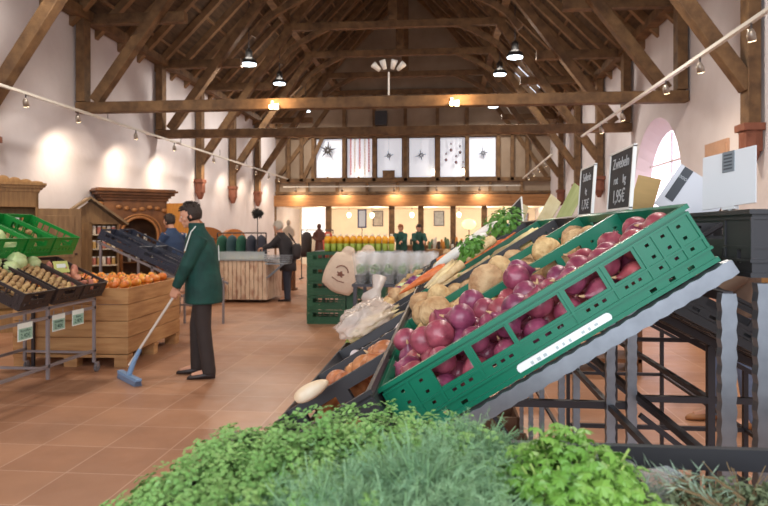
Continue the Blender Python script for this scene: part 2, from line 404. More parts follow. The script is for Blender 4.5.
# far room under the gallery
cream = mat('cream back room wall', (244, 234, 214), .85, var=.08, scale=2)
mb = MB(); mb.b2(XL, XR, YB+4.4, YB+4.6, 0, 2.6); struct(mb.build('wall_back_room', cream), 'cream wall of the room under the gallery')
mb = MB(); mb.b2(XL, XR, YB+.16, YB+4.6, 2.46, 2.6); struct(mb.build('ceiling_back_room', cream), 'low ceiling of the room under the gallery')
# wall behind the camera: gable with a big open gateway
mb = MB(); mb.plate((0, -4.2, 0), (1, 0, 0), (0, 0, 1), (0, 1, 0), (XL, XR), (0, 5.6), .2, [(-5.2, 2.8, 0, 4.9)])
mb.add([(XL, -4.2, 5.6), (XR, -4.2, 5.6), (XC, -4.2, ZR+.1)], [(0, 1, 2)])
struct(mb.build('wall_front', plaster), 'gable wall with the open gateway behind the viewer')
# ---------------------------------------------------------------- market display: frames and crates
PHI = R(31.8)
O0 = Vector((-.054, 1.11, 1.081))
SV = Vector((math.cos(PHI), 0, math.sin(PHI))); NV = Vector((-math.sin(PHI), 0, math.cos(PHI)))
def rk(s, v, n): return O0+SV*s+Vector((0, v, 0))+NV*n
ROT_RACK = (0, -PHI, 0)
PITCH = .415

def crate_mb(L, W, H, kind):
    m = MB(); t = .004
    if kind == 'napf':
        wins = [(.155, .265), (.29, .40), (.415, .575), (.60, .705), (.73, .815)]
        holes = [(a*L, b*L, .50*H, .82*H) for a, b in wins]
        for a, b in wins:
            for q in (.2, .45, .7): holes.append(((a+(b-a)*q)*L, (a+(b-a)*(q+.12))*L, .34*H, .39*H))
        for c0, c1, nc in ((.02, .145, 2), (.835, .985, 3)):
            for i in range(nc):
                for j in range(3):
                    x = (c0+(c1-c0)*(i+.4)/nc)*L; z = (.30+.2*j)*H
                    holes.append((x, x+.007, z+.03*H, z+.08*H))
        for q in (.06, .12, .18, .80, .86, .92): holes.append((q*L, q*L+.012, .09*H, .15*H))
    else:
        holes = [(a*L, b*L, .5*H, .78*H) for a, b in ((.14, .44), (.56, .86))]
        holes += [(q*L, q*L+.02, .2*H, .34*H) for q in (.08, .2, .32, .44, .56, .68, .8)]
    for y in (0, W-t): m.plate((0, y, 0), (1, 0, 0), (0, 0, 1), (0, 1, 0), (0, L), (0, H), t, holes)
    eh = [(.28*W, .72*W, .55*H, .82*H)]+[(q*W, q*W+.014, .2*H, .4*H) for q in (.1, .25, .4, .55, .7, .85)]
    for x in (0, L-t): m.plate((x, 0, 0), (0, 1, 0), (0, 0, 1), (1, 0, 0), (t, W-t), (0, H), t, eh)
    bh = [(.04*L+i*L*.155, .04*L+i*L*.155+L*.12, .06*W+j*W*.225, .06*W+j*W*.225+W*.17) for i in range(6) for j in range(4)]
    m.plate((0, 0, .004), (1, 0, 0), (0, 1, 0), (0, 0, 1), (0, L), (0, W), t, bh)
    # rims and ribs
    for z, e, h in ((H-.004, .007, .008), (.87*H, .003, .004), (.44*H, .003, .004), (.24*H, .005, .005), (.004, .004, .008)):
        m.b2(-e, L+e, -e, 0, z-h/2, z+h/2); m.b2(-e, L+e, W, W+e, z-h/2, z+h/2); m.b2(-e, 0, 0, W, z-h/2, z+h/2); m.b2(L, L+e, 0, W, z-h/2, z+h/2)
    for q in ((0, .075, .148, .278, .41, .587, .72, .83, .885, .94, 1) if kind == 'napf' else (0, .5, 1)):
        for y in (-.003, W): m.b2(q*L-.0025, q*L+.0025, y, y+.003, .24*H, .87*H)
    for q in (0, .25, .75, 1):
        for x in (-.003, L): m.b2(x, x+.003, q*W-.0025, q*W+.0025, .24*H, .87*H)
    return m
def crate(kind, mt, M, L, W, H, label, group=None, name='plastic_crate'):
    key = (kind, L, W, H)
    if key not in crate.c:
        crate.c[key] = crate_mb(L, W, H, kind).build('crate_tmp', mt).data
        bpy.data.objects.remove([o for o in bpy.data.objects if o.name.startswith('crate_tmp')][0])
    k2 = key+(mt.name,)
    if k2 not in crate.c2:
        me = crate.c[key].copy(); me.materials.clear(); me.materials.append(mt); crate.c2[k2] = me
    o = bpy.data.objects.new(name, crate.c2[k2]); COL.objects.link(o); o.matrix_world = M
    return tag(o, label, 'crate', group)
crate.c = {}; crate.c2 = {}
def RM(s, v, n): return Matrix.Translation(rk(s, v, n)) @ Euler(ROT_RACK).to_matrix().to_4x4()

HC = .11
g0 = crate('napf', crgreen, RM(0, 0, 0), .6, .4, HC, 'long green plastic crate of red onions with a white strip on its side', 'crates on the sloping display')
m = MB(); L_, H_ = .6, HC
pts = []
for k in range(9): a = math.pi/2+math.pi*k/8; pts.append((.38*L_+.008*math.cos(a), .008*math.sin(a)))
for k in range(9): a = -math.pi/2+math.pi*k/8; pts.append((.66*L_+.008*math.cos(a), .008*math.sin(a)))
n_ = len(pts); z0 = .125*H_
m.add([(x, -.0035, z+z0) for x, z in pts]+[(x, .001, z+z0) for x, z in pts], [tuple(range(n_)), tuple(range(2*n_-1, n_-1, -1))]+[(i, i+n_, (i+1) % n_+n_, (i+1) % n_) for i in range(n_)])
ls = m.build('label_strip', mat('white enamel strip', (238, 242, 244), .3), g0); ls['label'] = 'white rounded strip with faint grey print'
m = MB()
for k in range(11):
    if k in (3, 7): continue
    m.b2(.41*L_+k*.0125, .41*L_+k*.0125+rnd.uniform(.004, .008), -.0042, -.0036, z0-.003+rnd.uniform(-.001, .001), z0+.002)
m.build('faint_print', mat('pale grey print', (176, 190, 192), .5), ls)

# ---------------------------------------------------------------- produce
def pmat(name, a, b, sc_=9, st=(1, 1, .12), rough=.4, coat=.0, rvar=.15, bump=.1, hue=.01, vmix=.5):
    return mat(name, a, rough, rgb2=b, scale=sc_, stretch=st, rvar=rvar, bump=bump, hue=hue, coat=coat, vmix=vmix)
m_red = pmat('red onion skin', (166, 82, 104), (108, 38, 62), 40, rough=.38, coat=.15, hue=.025, rvar=.25)
m_brn = pmat('brown onion skin', (206, 142, 92), (160, 92, 52), 45, rough=.4, coat=.2)
m_gar = pmat('garlic skin', (236, 226, 220), (206, 186, 190), 40, rvar=.05)
m_cel = pmat('celery root skin', (222, 190, 142), (180, 138, 92), 30, (1, 1, 1), .8, bump=.6)
m_par = pmat('parsnip skin', (232, 212, 168), (204, 174, 122), 30, (1, 1, 1), .6, bump=.3)
m_car = pmat('carrot skin', (232, 132, 70), (204, 100, 48), 30, (1, 1, 3), .45, bump=.3)
m_zuc = pmat('zucchini skin', (44, 62, 44), (26, 36, 30), 30, (1, 1, .2), .35, coat=.3)
m_pot = pmat('potato skin', (196, 164, 116), (160, 126, 84), 20, (1, 1, 1), .75, bump=.3)
m_swp = pmat('sweet potato skin', (206, 142, 118), (176, 106, 90), 20, (1, 1, 1), .7, bump=.3)
m_pum = pmat('pumpkin skin', (238, 164, 56), (224, 128, 40), 6, (1, 1, 1), .4, coat=.3, hue=.02)
m_cab = pmat('pale cabbage leaf', (206, 220, 168), (170, 192, 128), 10, (1, 1, 1), .5, bump=.5)
m_rcb = pmat('red cabbage leaf', (124, 58, 110), (84, 34, 78), 10, (1, 1, 1), .4, bump=.4, coat=.3)
m_stem = mat('dry onion stem', (196, 160, 120), .8)
m_leaf = mat('parsley leaf', (118, 164, 72), .5, rvar=.1, sss=.0)
def onion_me(rng, R_=.032, squash=.9):
    prof = []
    N = 12
    for i in range(N+1):
        t = math.pi*i/N; r = math.sin(t); z = -math.cos(t)
        if i == N: prof.append((.10, 1.32)); continue
        if i == N-1: prof.append((.16, 1.12)); continue
        if i == 0: prof.append((.08, -1.0)); continue
        prof.append((max(.12, r), z*squash))
    m = MB(); m.lathe([(r*R_, z*R_) for r, z in prof], n=16, wob=rng.uniform(.01, .03))
    s = MB(); d = Vector((rng.uniform(-.3, .3), rng.uniform(-.3, .3), 1))
    s.tube([Vector((0, 0, R_*1.25)), Vector((0, 0, R_*1.4)), Vector((0, 0, R_*1.4))+d*R_*.25], [R_*.13, R_*.1, R_*.04], 6)
    for k in range(8):
        a = k*.785; m.tube([(0, 0, -R_*.9), (R_*.2*math.cos(a), R_*.2*math.sin(a), -R_*1.08)], [R_*.03, R_*.01], 4)
    return m, s
def mk(kind, v, R_):
    rng = random.Random(v*31+7)
    m = MB(); s = None; mt = None; smt = m_stem; sname = 'stem'
    if kind in ('red', 'brown'):
        m, s = onion_me(rng, R_, .9 if kind == 'red' else 1.0); mt = m_red if kind == 'red' else m_brn
    elif kind == 'garlic':
        m.lathe([(R_*.15, -R_*.7), (R_*.7, -R_*.6), (R_*.98, -R_*.15), (R_*.85, R_*.3), (R_*.35, R_*.75), (R_*.14, R_*1.1), (R_*.1, R_*1.4)], n=18, wob=.05); mt = m_gar
    elif kind == 'celeriac':
        m.blob((0, 0, 0), (R_, R_*.95, R_*.85), 18, 12, lambda d: 1+.07*noise.noise(d*2.6+Vector((v, 0, 0)))+.04*noise.noise(d*6)); mt = m_cel
    elif kind == 'potato':
        m.blob((0, 0, 0), (R_*1.3, R_*.9, R_*.8), 12, 8, lambda d: 1+.12*noise.noise(d*1.6+Vector((v*3, 0, 0)))); mt = m_pot
    elif kind == 'sweet':
        m.blob((0, 0, 0), (R_*2.2, R_*.8, R_*.8), 12, 10, lambda d: 1+.15*noise.noise(d*1.6+Vector((v*3, 0, 0)))-.25*abs(d.x)**3); mt = m_swp
    elif kind in ('carrot', 'parsnip'):
        P = []; Rr = []
        for i in range(10):
            u = i/9; P.append((R_*(8*u-4), R_*.3*math.sin(u*3+v), R_*.2*math.sin(u*4+v*2))); Rr.append(R_*(1-u*.85 if i else .75)*(1+.05*math.sin(i*3+v)))
        Rr[-1] = R_*.05; m.tube(P, Rr, 12); mt = m_car if kind == 'carrot' else m_par
        s = MB()
        for k in range(5): s.tube([P[0], (P[0][0]-R_*rng.uniform(.5, 1), R_*rng.uniform(-.5, .5), R_*rng.uniform(-.5, .5))], [R_*.15, R_*.08], 5)
        smt = mat('cut green stalk', (150, 170, 90), .6); sname = 'stalk_stub'
    elif kind == 'zucchini':
        P = [(R_*(7*u-3.5), R_*.5*math.sin(u*3), 0) for u in [i/8 for i in range(9)]]
        m.tube(P, [R_*q for q in (.55, .85, .95, 1, 1, 1, .95, .8, .4)], 12); mt = m_zuc
        s = MB(); s.tube([P[0], (P[0][0]-R_*.9, 0, 0)], [R_*.5, R_*.35], 6); smt = mat('pale zucchini stalk', (150, 160, 100), .6); sname = 'stalk'
    elif kind == 'pumpkin':
        m.blob((0, 0, 0), (R_, R_, R_*.78), 24, 12, lambda d: (1-.09*abs(math.cos(4*math.atan2(d.y, d.x))))*(1-.12*max(0, abs(d.z)-.7))); mt = m_pum
        s = MB(); s.tube([(0, 0, R_*.62), (R_*.05, 0, R_*.85), (R_*.2, 0, R_*1.0)], [R_*.16, R_*.1, R_*.09], 7); smt = mat('dry pumpkin stalk', (150, 132, 80), .8); sname = 'stalk'
    elif kind in ('cabbage', 'redcab'):
        m.blob((0, 0, 0), (R_, R_, R_*.92), 20, 14, lambda d: 1+.05*math.sin(5*math.atan2(d.y, d.x)+6*d.z)+.04*noise.noise(d*5)); mt = m_cab if kind == 'cabbage' else m_rcb
    b = m.build('pm', mt, smooth=True); me = b.data; bpy.data.objects.remove(b)
    sme = None
    if s: b = s.build('ps', smt, smooth=True); sme = b.data; bpy.data.objects.remove(b)
    return me, sme, sname
PC = {}
NAMES = {'red': ('red_onion', 'onion'), 'brown': ('brown_onion', 'onion'), 'garlic': ('garlic_bulb', 'garlic'), 'celeriac': ('celery_root', 'celery root'), 'potato': ('potato', 'potato'), 'sweet': ('sweet_potato', 'sweet potato'), 'carrot': ('carrot', 'carrot'), 'parsnip': ('parsnip', 'parsnip'), 'zucchini': ('zucchini', 'zucchini'), 'pumpkin': ('pumpkin', 'pumpkin'), 'cabbage': ('white_cabbage', 'cabbage'), 'redcab': ('red_cabbage', 'cabbage')}
def veg(kind, R_, loc, rot, label, group, scale=1, stem=True, var=None):
    v = var if var is not None else rnd.randrange(3)
    if (kind, v, R_) not in PC: PC[(kind, v, R_)] = mk(kind, v, R_)
    me, sme, sn = PC[(kind, v, R_)]
    o = bpy.data.objects.new(NAMES[kind][0], me); COL.objects.link(o)
    o.location = loc; o.rotation_euler = rot; o.scale = (scale,)*3
    tag(o, label, NAMES[kind][1], group)
    if sme and stem:
        c = bpy.data.objects.new(sn, sme); COL.objects.link(c); c.parent = o
    return o
def rot3(rx, tilt, rz): return tuple((Matrix.Rotation(tilt, 3, 'Y') @ Matrix.Rotation(rz, 3, 'Z') @ Matrix.Rotation(rx, 3, 'X')).to_euler())
def rrot(): return (rnd.uniform(0, 6.28), rnd.uniform(0, 6.28), rnd.uniform(0, 6.28))
SPH = []
def spheres(kind, R_, p, rt, sc_):
    if kind in ('carrot', 'parsnip', 'zucchini', 'sweet', 'potato'):
        hl = {'carrot': 3.6, 'parsnip': 3.6, 'zucchini': 3.2, 'sweet': 1.5, 'potato': .5}[kind]*R_*sc_
        d = Euler(rt).to_matrix() @ Vector((1, 0, 0))
        return [(p+d*hl*q, R_*sc_*(.9 if abs(q) < .9 else .7)) for q in (-1, -.5, 0, .5, 1)]
    return [(p, R_*sc_*(.92 if kind in ('red', 'brown') else 1))]
def clear(S):
    c = 9
    for (p, r) in S:
        for (q, r2, _) in SPH:
            dx = p-q
            if abs(dx.x) < .15 and abs(dx.y) < .15: c = min(c, (dx.length-r-r2)/r)
    return c
def fill(kind, R_, fr, x0, x1, y0, y1, levels, label, group, stem=True, pitch=2.0, rotf=None, keep=1, long=0, skip=None):
    """fr(x,y,z)->world; packing without interpenetration"""
    n = 0; SPH.clear()
    px_ = R_*pitch*(long or 1); py_ = R_*pitch
    for li, z in enumerate(levels):
        ny = max(1, int((y1-y0)/py_)); nx = max(1, int((x1-x0)/px_))
        for j in range(ny):
            for i in range(nx):
                if rnd.random() > keep: continue
                best = None
                for t in range(14):
                    off = .25 if (j+li) % 2 else -.25
                    x = x0+(x1-x0)*(i+.5+off*.8)/nx; y = y0+(y1-y0)*(j+.5+(.2 if li % 2 else 0))/ny
                    x += rnd.uniform(-.35, .35)*R_*(1 if t else 0); y += rnd.uniform(-.3, .3)*R_*(1 if t else 0); zz = z+rnd.uniform(-.1, .2)*R_+t*.025*R_
                    x = min(max(x, x0+R_*(long or 1)*1.02), x1-R_*(long or 1)*1.02); y = min(max(y, y0+R_*1.03), y1-R_*1.03)
                    rt = rotf() if rotf else rrot(); sc_ = rnd.uniform(.84, 1.0)
                    S = spheres(kind, R_, Vector(fr(x, y, zz)), rt, sc_); c = clear(S)
                    if best is None or c > best[0]: best = (c, x, y, zz, rt, sc_, S)
                    if c > -.02: break
                c, x, y, zz, rt, sc_, S = best
                if c < -.16 or (skip and skip(x, y, li)): continue
                SPH.extend([(p, r, 0) for p, r in S])
                veg(kind, R_, fr(x, y, zz), rt, label, group, sc_, stem); n += 1
    return n
# red onions in the nearest green crate
fr0 = lambda x, y, z: rk(x, y, z)
fill('red', .0305, lambda x, y, z: rk(x, y, z-(.02 if y > .24 else 0)), .008, .592, .008, .392, [.038, .082], 'glossy red onion heaped with others in the large green crate', 'red onions in the green crate', skip=lambda x, y, l: (l == 0 and y > .24 and x < .36) or (l == 1 and x > .36 and y > .19))
for k in range(26):
    x = rnd.uniform(.03, .34); y = rnd.uniform(.10, .30); zz = .115; rt = rrot(); S = spheres('red', .0305, rk(x, y, zz), rt, .95)
    if clear(S) < -.45: continue
    SPH.extend([(p, r, 0) for p, r in S]); veg('red', .0305, rk(x, y, zz+.006), rt, 'red onion on top of the heap in the large green crate', 'red onions on top of the heap', .95)

# columns behind: upper crates
cols_def = [
    ('celeriac', .047, 'green', .60, 'beige celery root heaped in the green crate behind the onions'),
    ('celeriac', .052, 'black', .60, 'large celery root in the second crate row behind the onions'),
    ('parsnip', .019, 'green', .60, 'pale parsnip in the third crate row behind the onions'),
    ('carrot', .017, 'black', .60, 'orange carrot in the fourth crate row behind the onions'),
    ('zucchini', .024, 'black', .60, 'dark green zucchini in the fifth crate row'),
    ('celeriac', .05, 'green', .60, 'tan celery root in the sixth crate row'),
    ('zucchini', .024, 'black', .60, 'dark zucchini in the seventh crate row'),
    ('parsnip', .019, 'black', .60, 'parsnip in the eighth crate row'),
    ('celeriac', .047, 'black', .60, 'celery root in the ninth crate row'),
    ('celeriac', .047, 'black', .60, 'celery root in the farthest crate row of the display')]
ordw = ['second', 'third', 'fourth', 'fifth', 'sixth', 'seventh', 'eighth', 'ninth', 'tenth', 'eleventh']
for k, (kd, R_, cc, L_, lab) in enumerate(cols_def):
    v = PITCH*(k+1)
    crate('napf', crgreen if cc == 'green' else black, RM(0, v, 0), .6, .4, HC, '%s crate on the sloping display, %s row behind the onion crate' % ('green plastic' if cc == 'green' else 'black plastic', ordw[k].replace('second', 'first') if k == 0 else ordw[k-1]), 'crates on the sloping display')
    fr = lambda x, y, z, v=v: rk(x, y+v, z)
    if kd in ('parsnip', 'carrot', 'zucchini'):
        rf = lambda: rot3(rnd.uniform(0, 6), -PHI+rnd.uniform(-.12, .12), rnd.uniform(-.35, .35)+(math.pi if rnd.random() < .5 else 0))
        fill(kd, R_, fr, .06, .54, .02, .38, [.045, .085], lab, 'vegetables in crate row %s' % ordw[k], stem=k < 5, rotf=rf, long=3.2)
    else:
        fill(kd, R_, fr, .006, .594, .006, .394, [.052, .078] if R_ > .04 else [.04, .075], lab, 'vegetables in crate row %s' % ordw[k], stem=False, keep=.92)
    if kd == 'celeriac' and k < 6:
        for q in range(5):
            x = .05+.065*q+rnd.uniform(-.02, .02); y = rnd.uniform(.08, .3); rt = rrot(); S = spheres(kd, R_, fr(x, y, .108), rt, 1)
            if clear(S) < -.5: continue
            SPH.extend([(p, r, 0) for p, r in S]); veg(kd, R_, fr(x, y, .108), rt, 'beige celery root on top of the heap, %s crate row' % ordw[k], 'top celery roots in crate row %s' % ordw[k], rnd.uniform(.85, 1.15), False)
# small black trays at the aisle edge
TL, TP = .265, .35
trays = [('white', 'tray nearest the viewer'), ('brown', 'second'), ('garlic', 'third'), ('parsnip', 'fourth'), ('cov', 'fifth'), ('celeriac', 'sixth'), ('redcab', 'seventh'), ('redcab', 'eighth'), ('cabbage', 'ninth'), ('potato', 'tenth'), ('potato', 'eleventh')]
mt_w = 'garlic'
for k, (kd, od) in enumerate(trays):
    v = -.06+TP*k
    crate('small', black, RM(-TL-.008, v, 0), TL, TP-.01, .125, 'black plastic tray at the aisle edge, %s' % (od if k == 0 else od+' from the viewer'), 'small black trays at the aisle edge')
    fr = lambda x, y, z, v=v: rk(x-TL-.008, y+v, z)
    if kd == 'white':
        fill('brown', .034, fr, .02, .25, .02, .32, [.04], 'brown onion in the black tray nearest the viewer', 'brown onions in the nearest tray', skip=lambda x, y, l: l and x < .11)
        m = MB(); m.blob((0, 0, 0), (.048, .017, .017), 16, 10, lambda d: 1-.35*max(0, -d.x)**2)
        o = m.build('white_onion', mat('cream onion skin', (236, 224, 200), .45, rgb2=(214, 178, 136), scale=14), smooth=True); o.location = rk(-.18, .20, .145); o.rotation_euler = (0, -.5, .2); tag(o, 'long white onion lying on the rim of the nearest black tray', 'onion')
    elif kd == 'brown': fill('brown', .036, fr, .01, .255, .02, .32, [.04, .078], 'brown onion in the second black tray', 'brown onions in the second tray')
    elif kd == 'garlic': fill('garlic', .027, fr, .01, .255, .02, .32, [.035, .072], 'white garlic bulb in the third black tray', 'garlic in the third tray', stem=False)
    elif kd == 'parsnip': fill('parsnip', .02, fr, .05, .22, .03, .31, [.05, .1, .135], 'parsnip in the fourth black tray beside the plastic bag', 'parsnips in the fourth tray', long=3, rotf=lambda: (rnd.uniform(0, 6), -PHI, rnd.uniform(-.4, .4)))
    elif kd == 'celeriac': fill('celeriac', .047, fr, .01, .255, .02, .32, [.05, .11], 'celery root in the sixth black tray', 'celery roots in the sixth tray', stem=False)
    elif kd in ('redcab', 'cabbage'): fill(kd, .062, fr, .0, .26, .01, .33, [.08], ('red' if kd == 'redcab' else 'white')+' cabbage head in the %s black tray' % od, 'cabbages in the %s tray' % od, stem=False)
    elif kd == 'potato': fill(kd, .03, fr, .01, .25, .02, .32, [.05, .1], 'potato in the %s black tray' % od, 'potatoes in the %s tray' % od, stem=False)
# loose showpieces
veg('carrot', .026, rk(.07, 1.30, .165), rot3(0, -PHI+.06, math.pi-.1), 'large pale orange carrot lying across the crates beside the plastic bag', None, 1.0, var=0)
for (s_, v_, n_, r_, lb) in ((.33, 1.5, .165, .5, 'thick carrot lying below the parsley roots'), (.22, 1.9, .17, .25, 'thick carrot lying farther back beneath the leafy tops')):
    veg('carrot', .021, rk(s_, v_, n_), rot3(0, -PHI, r_), lb, None, 1, var=1)
def radish(s_, v_, n_, rz, lb):
    m = MB(); m.tube([(x*.028, .004*math.sin(x), 0) for x in range(-5, 6)], [.004, .012, .018, .021, .023, .024, .025, .025, .024, .02, .01], 12)
    o = m.build('white_radish', mat('white radish skin', (232, 228, 220), .4, var=.08), smooth=True); o.location = rk(s_, v_, n_); o.rotation_euler = (0, -PHI, rz); tag(o, lb, 'radish')
    lf = MB(); lf.tube([(.14, 0, 0), (.18, .01, .01)], [.008, .005], 6); lf.build('stalk_stub', mat('cut green stalk', (150, 170, 90), .6), o)
radish(.25, 1.72, .17, .15, 'long white radish lying on the crates'); radish(.36, 2.1, .17, .3, 'long white radish farther back near the leafy tops')

# celery roots with tops on the slope
def leaf_cluster(name, c, n, r, size, mt, par=None, seed=1, up=(0, 0, 1), fl=.6):
    rg = random.Random(seed); m = MB(); up = Vector(up)
    for i in range(n):
        d = Vector((rg.gauss(0, 1), rg.gauss(0, 1), rg.gauss(0, fl))).normalized()
        p = Vector(c)+Vector((d.x*r[0], d.y*r[1], d.z*r[2]))*rg.uniform(.55, 1)
        nrm = (d+up*.8+Vector((rg.uniform(-.4, .4), rg.uniform(-.4, .4), 0))).normalized(); a = nrm.orthogonal().normalized(); a.rotate(Matrix.Rotation(rg.uniform(0, 6.28), 3, nrm)); b = nrm.cross(a); s_ = size*rg.uniform(.6, 1.2)
        leaflet(m, p, a, b, nrm, s_)
    return m
LOBES = [(0, -.9), (.28, -.35), (.75, -.45), (.62, -.05), (1.0, .25), (.55, .35), (.5, .75), (.2, .6), (0, 1.05), (-.2, .6), (-.5, .75), (-.55, .35), (-1.0, .25), (-.62, -.05), (-.75, -.45), (-.28, -.35)]
def leaflet(m, p, a, b, nrm, s_, curl=.35):
    vs = [p+nrm*s_*.12]
    for (x, y) in LOBES:
        rr = x*x+y*y
        vs.append(p+a*x*s_+b*y*s_-nrm*s_*curl*rr*.6+nrm*s_*.12*math.sin(7*x+3*y))
    n = len(LOBES)
    m.add(vs, [(0, 1+i, 1+(i+1) % n) for i in range(n)])
def bunch(label, s_, v_, n_, size=1, seed=3):
    o = thing('parsley_root_bunch', label, 'vegetable', rk(s_, v_, n_), (0, -PHI, .4))
    for k in range(3):
        m = MB(); m.tube([(-.02+.0*k, (k-1)*.03, 0), (-.10, (k-1)*.035, -.005), (-.17, (k-1)*.03, -.01)], [.018, .013, .003], 10); m.build('root', m_par, o, smooth=True)
    m = leaf_cluster('l', (.07*size, 0, .03), 150, (.075*size, .06*size, .05*size), .013, m_leaf, seed=seed)
    for k in range(8): m.tube([(-.02, (k-4)*.008, 0), (.05, (k-4)*.012, .03)], .002, 4)
    m.build('leafy_top', mat('dark parsley leaf', (86, 138, 52), .5), o)
bunch('bunch of parsley roots with dark green leafy tops', .40, 1.52, .155, 1.15, 4)
bunch('smaller leafy parsley root bunch farther along the slope', .24, 1.22, .155, .8, 9)
bunch('leafy parsley root bunch high on the far crates', .44, 2.5, .155, 1.1, 12)

# ---------------------------------------------------------------- steel frame of the display
rack = thing('display_rack', 'galvanised steel frame carrying the sloping crates', 'display rack', (0, 1.1, 0))
def wavy(m, p, q, w_, th, nrm, amp=.0011, per=.03):
    p = Vector(p); q = Vector(q); d = q-p; L = d.length; d.normalize(); nrm = Vector(nrm); sd = d.cross(nrm).normalized(); n = int(L/per*4)
    P = []
    for i in range(n+1):
        e = amp*math.sin(i*math.pi/2)
        c = p+d*(L*i/n)
        P += [c-sd*(w_/2+e)-nrm*th/2, c+sd*(w_/2+e)-nrm*th/2, c+sd*(w_/2+e)+nrm*th/2, c-sd*(w_/2+e)+nrm*th/2]
    F = [(i*4+k, i*4+(k+1) % 4, i*4+4+(k+1) % 4, i*4+4+k) for i in range(n) for k in range(4)]+[(3, 2, 1, 0), (n*4, n*4+1, n*4+2, n*4+3)]
    m.add(P, F)
oy = 1.1
def L2(p): return Vector(p)-Vector((0, oy, 0))
FY = [1.105, 1.85, 2.6, 3.5, 4.4, 5.3]
for i, y in enumerate(FY):
    m = MB(); a = rk(.02, 0, -.017); b = rk(.615, 0, -.017); a.y = b.y = y; wavy(m, L2(a), L2(b), .026, .022, (0, 1, 0)); m.build('slope_rail', steel, rack)
    m = MB(); wavy(m, L2((.468, y, 0)), L2((.468, y, 1.345)), .024, .02, (0, 1, 0)); m.build('leg', steel, rack)
    m = MB(); wavy(m, L2((.526, y, 0)), L2((.526, y, 1.362)), .026, .02, (0, 1, 0)); m.build('leg', steel, rack)
    m = MB(); wavy(m, L2((-.02, y, 0)), L2((-.02, y, 1.05)), .022, .02, (0, 1, 0)); m.build('leg', steel, rack)
    m = MB(); m.bar(L2((-.02, y+.02, .95)), L2((.54, y+.02, .95)), .02, .02); m.build('cross_bar', darkst, rack)
    m = MB(); m.bar(L2((-.02, y+.02, .25)), L2((.54, y+.02, .25)), .02, .02); m.build('cross_bar', darkst, rack)
    m = MB(); m.bar(L2((.54, y, 1.355)), L2((1.2, y, 1.355)), .02, .02); m.build('cross_bar', darkst, rack)
for (x, z) in ((.468, 1.34), (-.02, 1.02), (.545, .5), (.468, .95), (.545, .98)):
    m = MB(); m.bar(L2((x, 1.1, z)), L2((x, 5.4, z)), .016, .016); m.build('long_rail', darkst, rack)
for sgn, y in ((1, 1.87), (-1, 2.62)):
    m = MB(); m.bar(L2((-.02, y, .98)), L2((.54, y, .25)), .016, .016); m.build('diagonal_brace', darkst, rack)
# tray support in front
for y in (1.06, 2.2, 3.4, 4.6):
    m = MB(); a = rk(-.27, 0, -.012); b = rk(0.02, 0, -.012); a.y = b.y = y; m.bar(L2(a), L2(b), .02, .018); m.build('tray_arm', darkst, rack)

# second rack, on the far side of the ridge
rk2 = thing('display_rack', 'dark steel frame of the rack behind, holding black crates that slope to the right', 'display rack', (1.0, 2.4, 0))
def R2(p): return Vector(p)-Vector((1.0, 2.4, 0))
for y in (1.95, 3.0, 4.1):
    for x in (.78, 1.35):
        m = MB(); m.bar(R2((x, y, 0)), R2((x, y, 1.20-.5*(x-.6))), .02, .02); m.build('leg', darkst, rk2)
    m = MB(); m.bar(R2((.60, y, 1.215)), R2((1.45, y, .77)), .025, .02); m.build('slope_rail', darkst, rk2)
    for z in (.55, .95): m = MB(); m.bar(R2((.58, y, z)), R2((1.35, y, z)), .018, .018); m.build('cross_bar', darkst, rk2)
    m = MB(); m.bar(R2((.58, y, .9)), R2((1.35, y, .3)), .016, .016); m.build('diagonal_brace', darkst, rk2)
for (x, z) in ((1.35, .55), (.78, .95)):
    m = MB(); m.bar(R2((x, 1.95, z)), R2((x, 4.1, z)), .016, .016); m.build('long_rail', darkst, rk2)
P2 = R(27.6)
for i in range(6):
    y = 1.72+.41*i
    for j in range(2):
        M = Matrix.Translation((.60+j*.37, y, 1.234-j*.194)) @ Euler((0, P2, 0)).to_matrix().to_4x4()
        crate('small', black, M, .4, .395, .11, 'black crate sloping down behind the rack legs, seen from below', 'black crates on the rear slope')
# black crates level on the ridge
for i, y in enumerate((1.12, 1.54, 1.96, 2.38)):
    M = Matrix.Translation((.515, y, 1.37))
    crate('napf', black, M, .6, .4, .115, ['black crate behind the right end of the onion crate, white card clipped to it', 'black crate on the ridge, one behind the carded crate', 'black crate on the ridge, two behind the carded crate', 'black crate on the ridge, farthest of the four'][i], 'black crates on the ridge')
    if i == 0:
        # black netting inside the crate
        m = MB()
        for k in range(7): m.tube([(.56+.07*u, y+.05+.05*k+.02*math.sin(u+k), 1.44+.035*math.sin(u*1.3+k)) for u in range(8)], .006, 5)
        o = m.build('crumpled_net', mat('black netting', (44, 42, 46), .6)); tag(o, 'crumpled black netting lying in the carded crate', 'net')
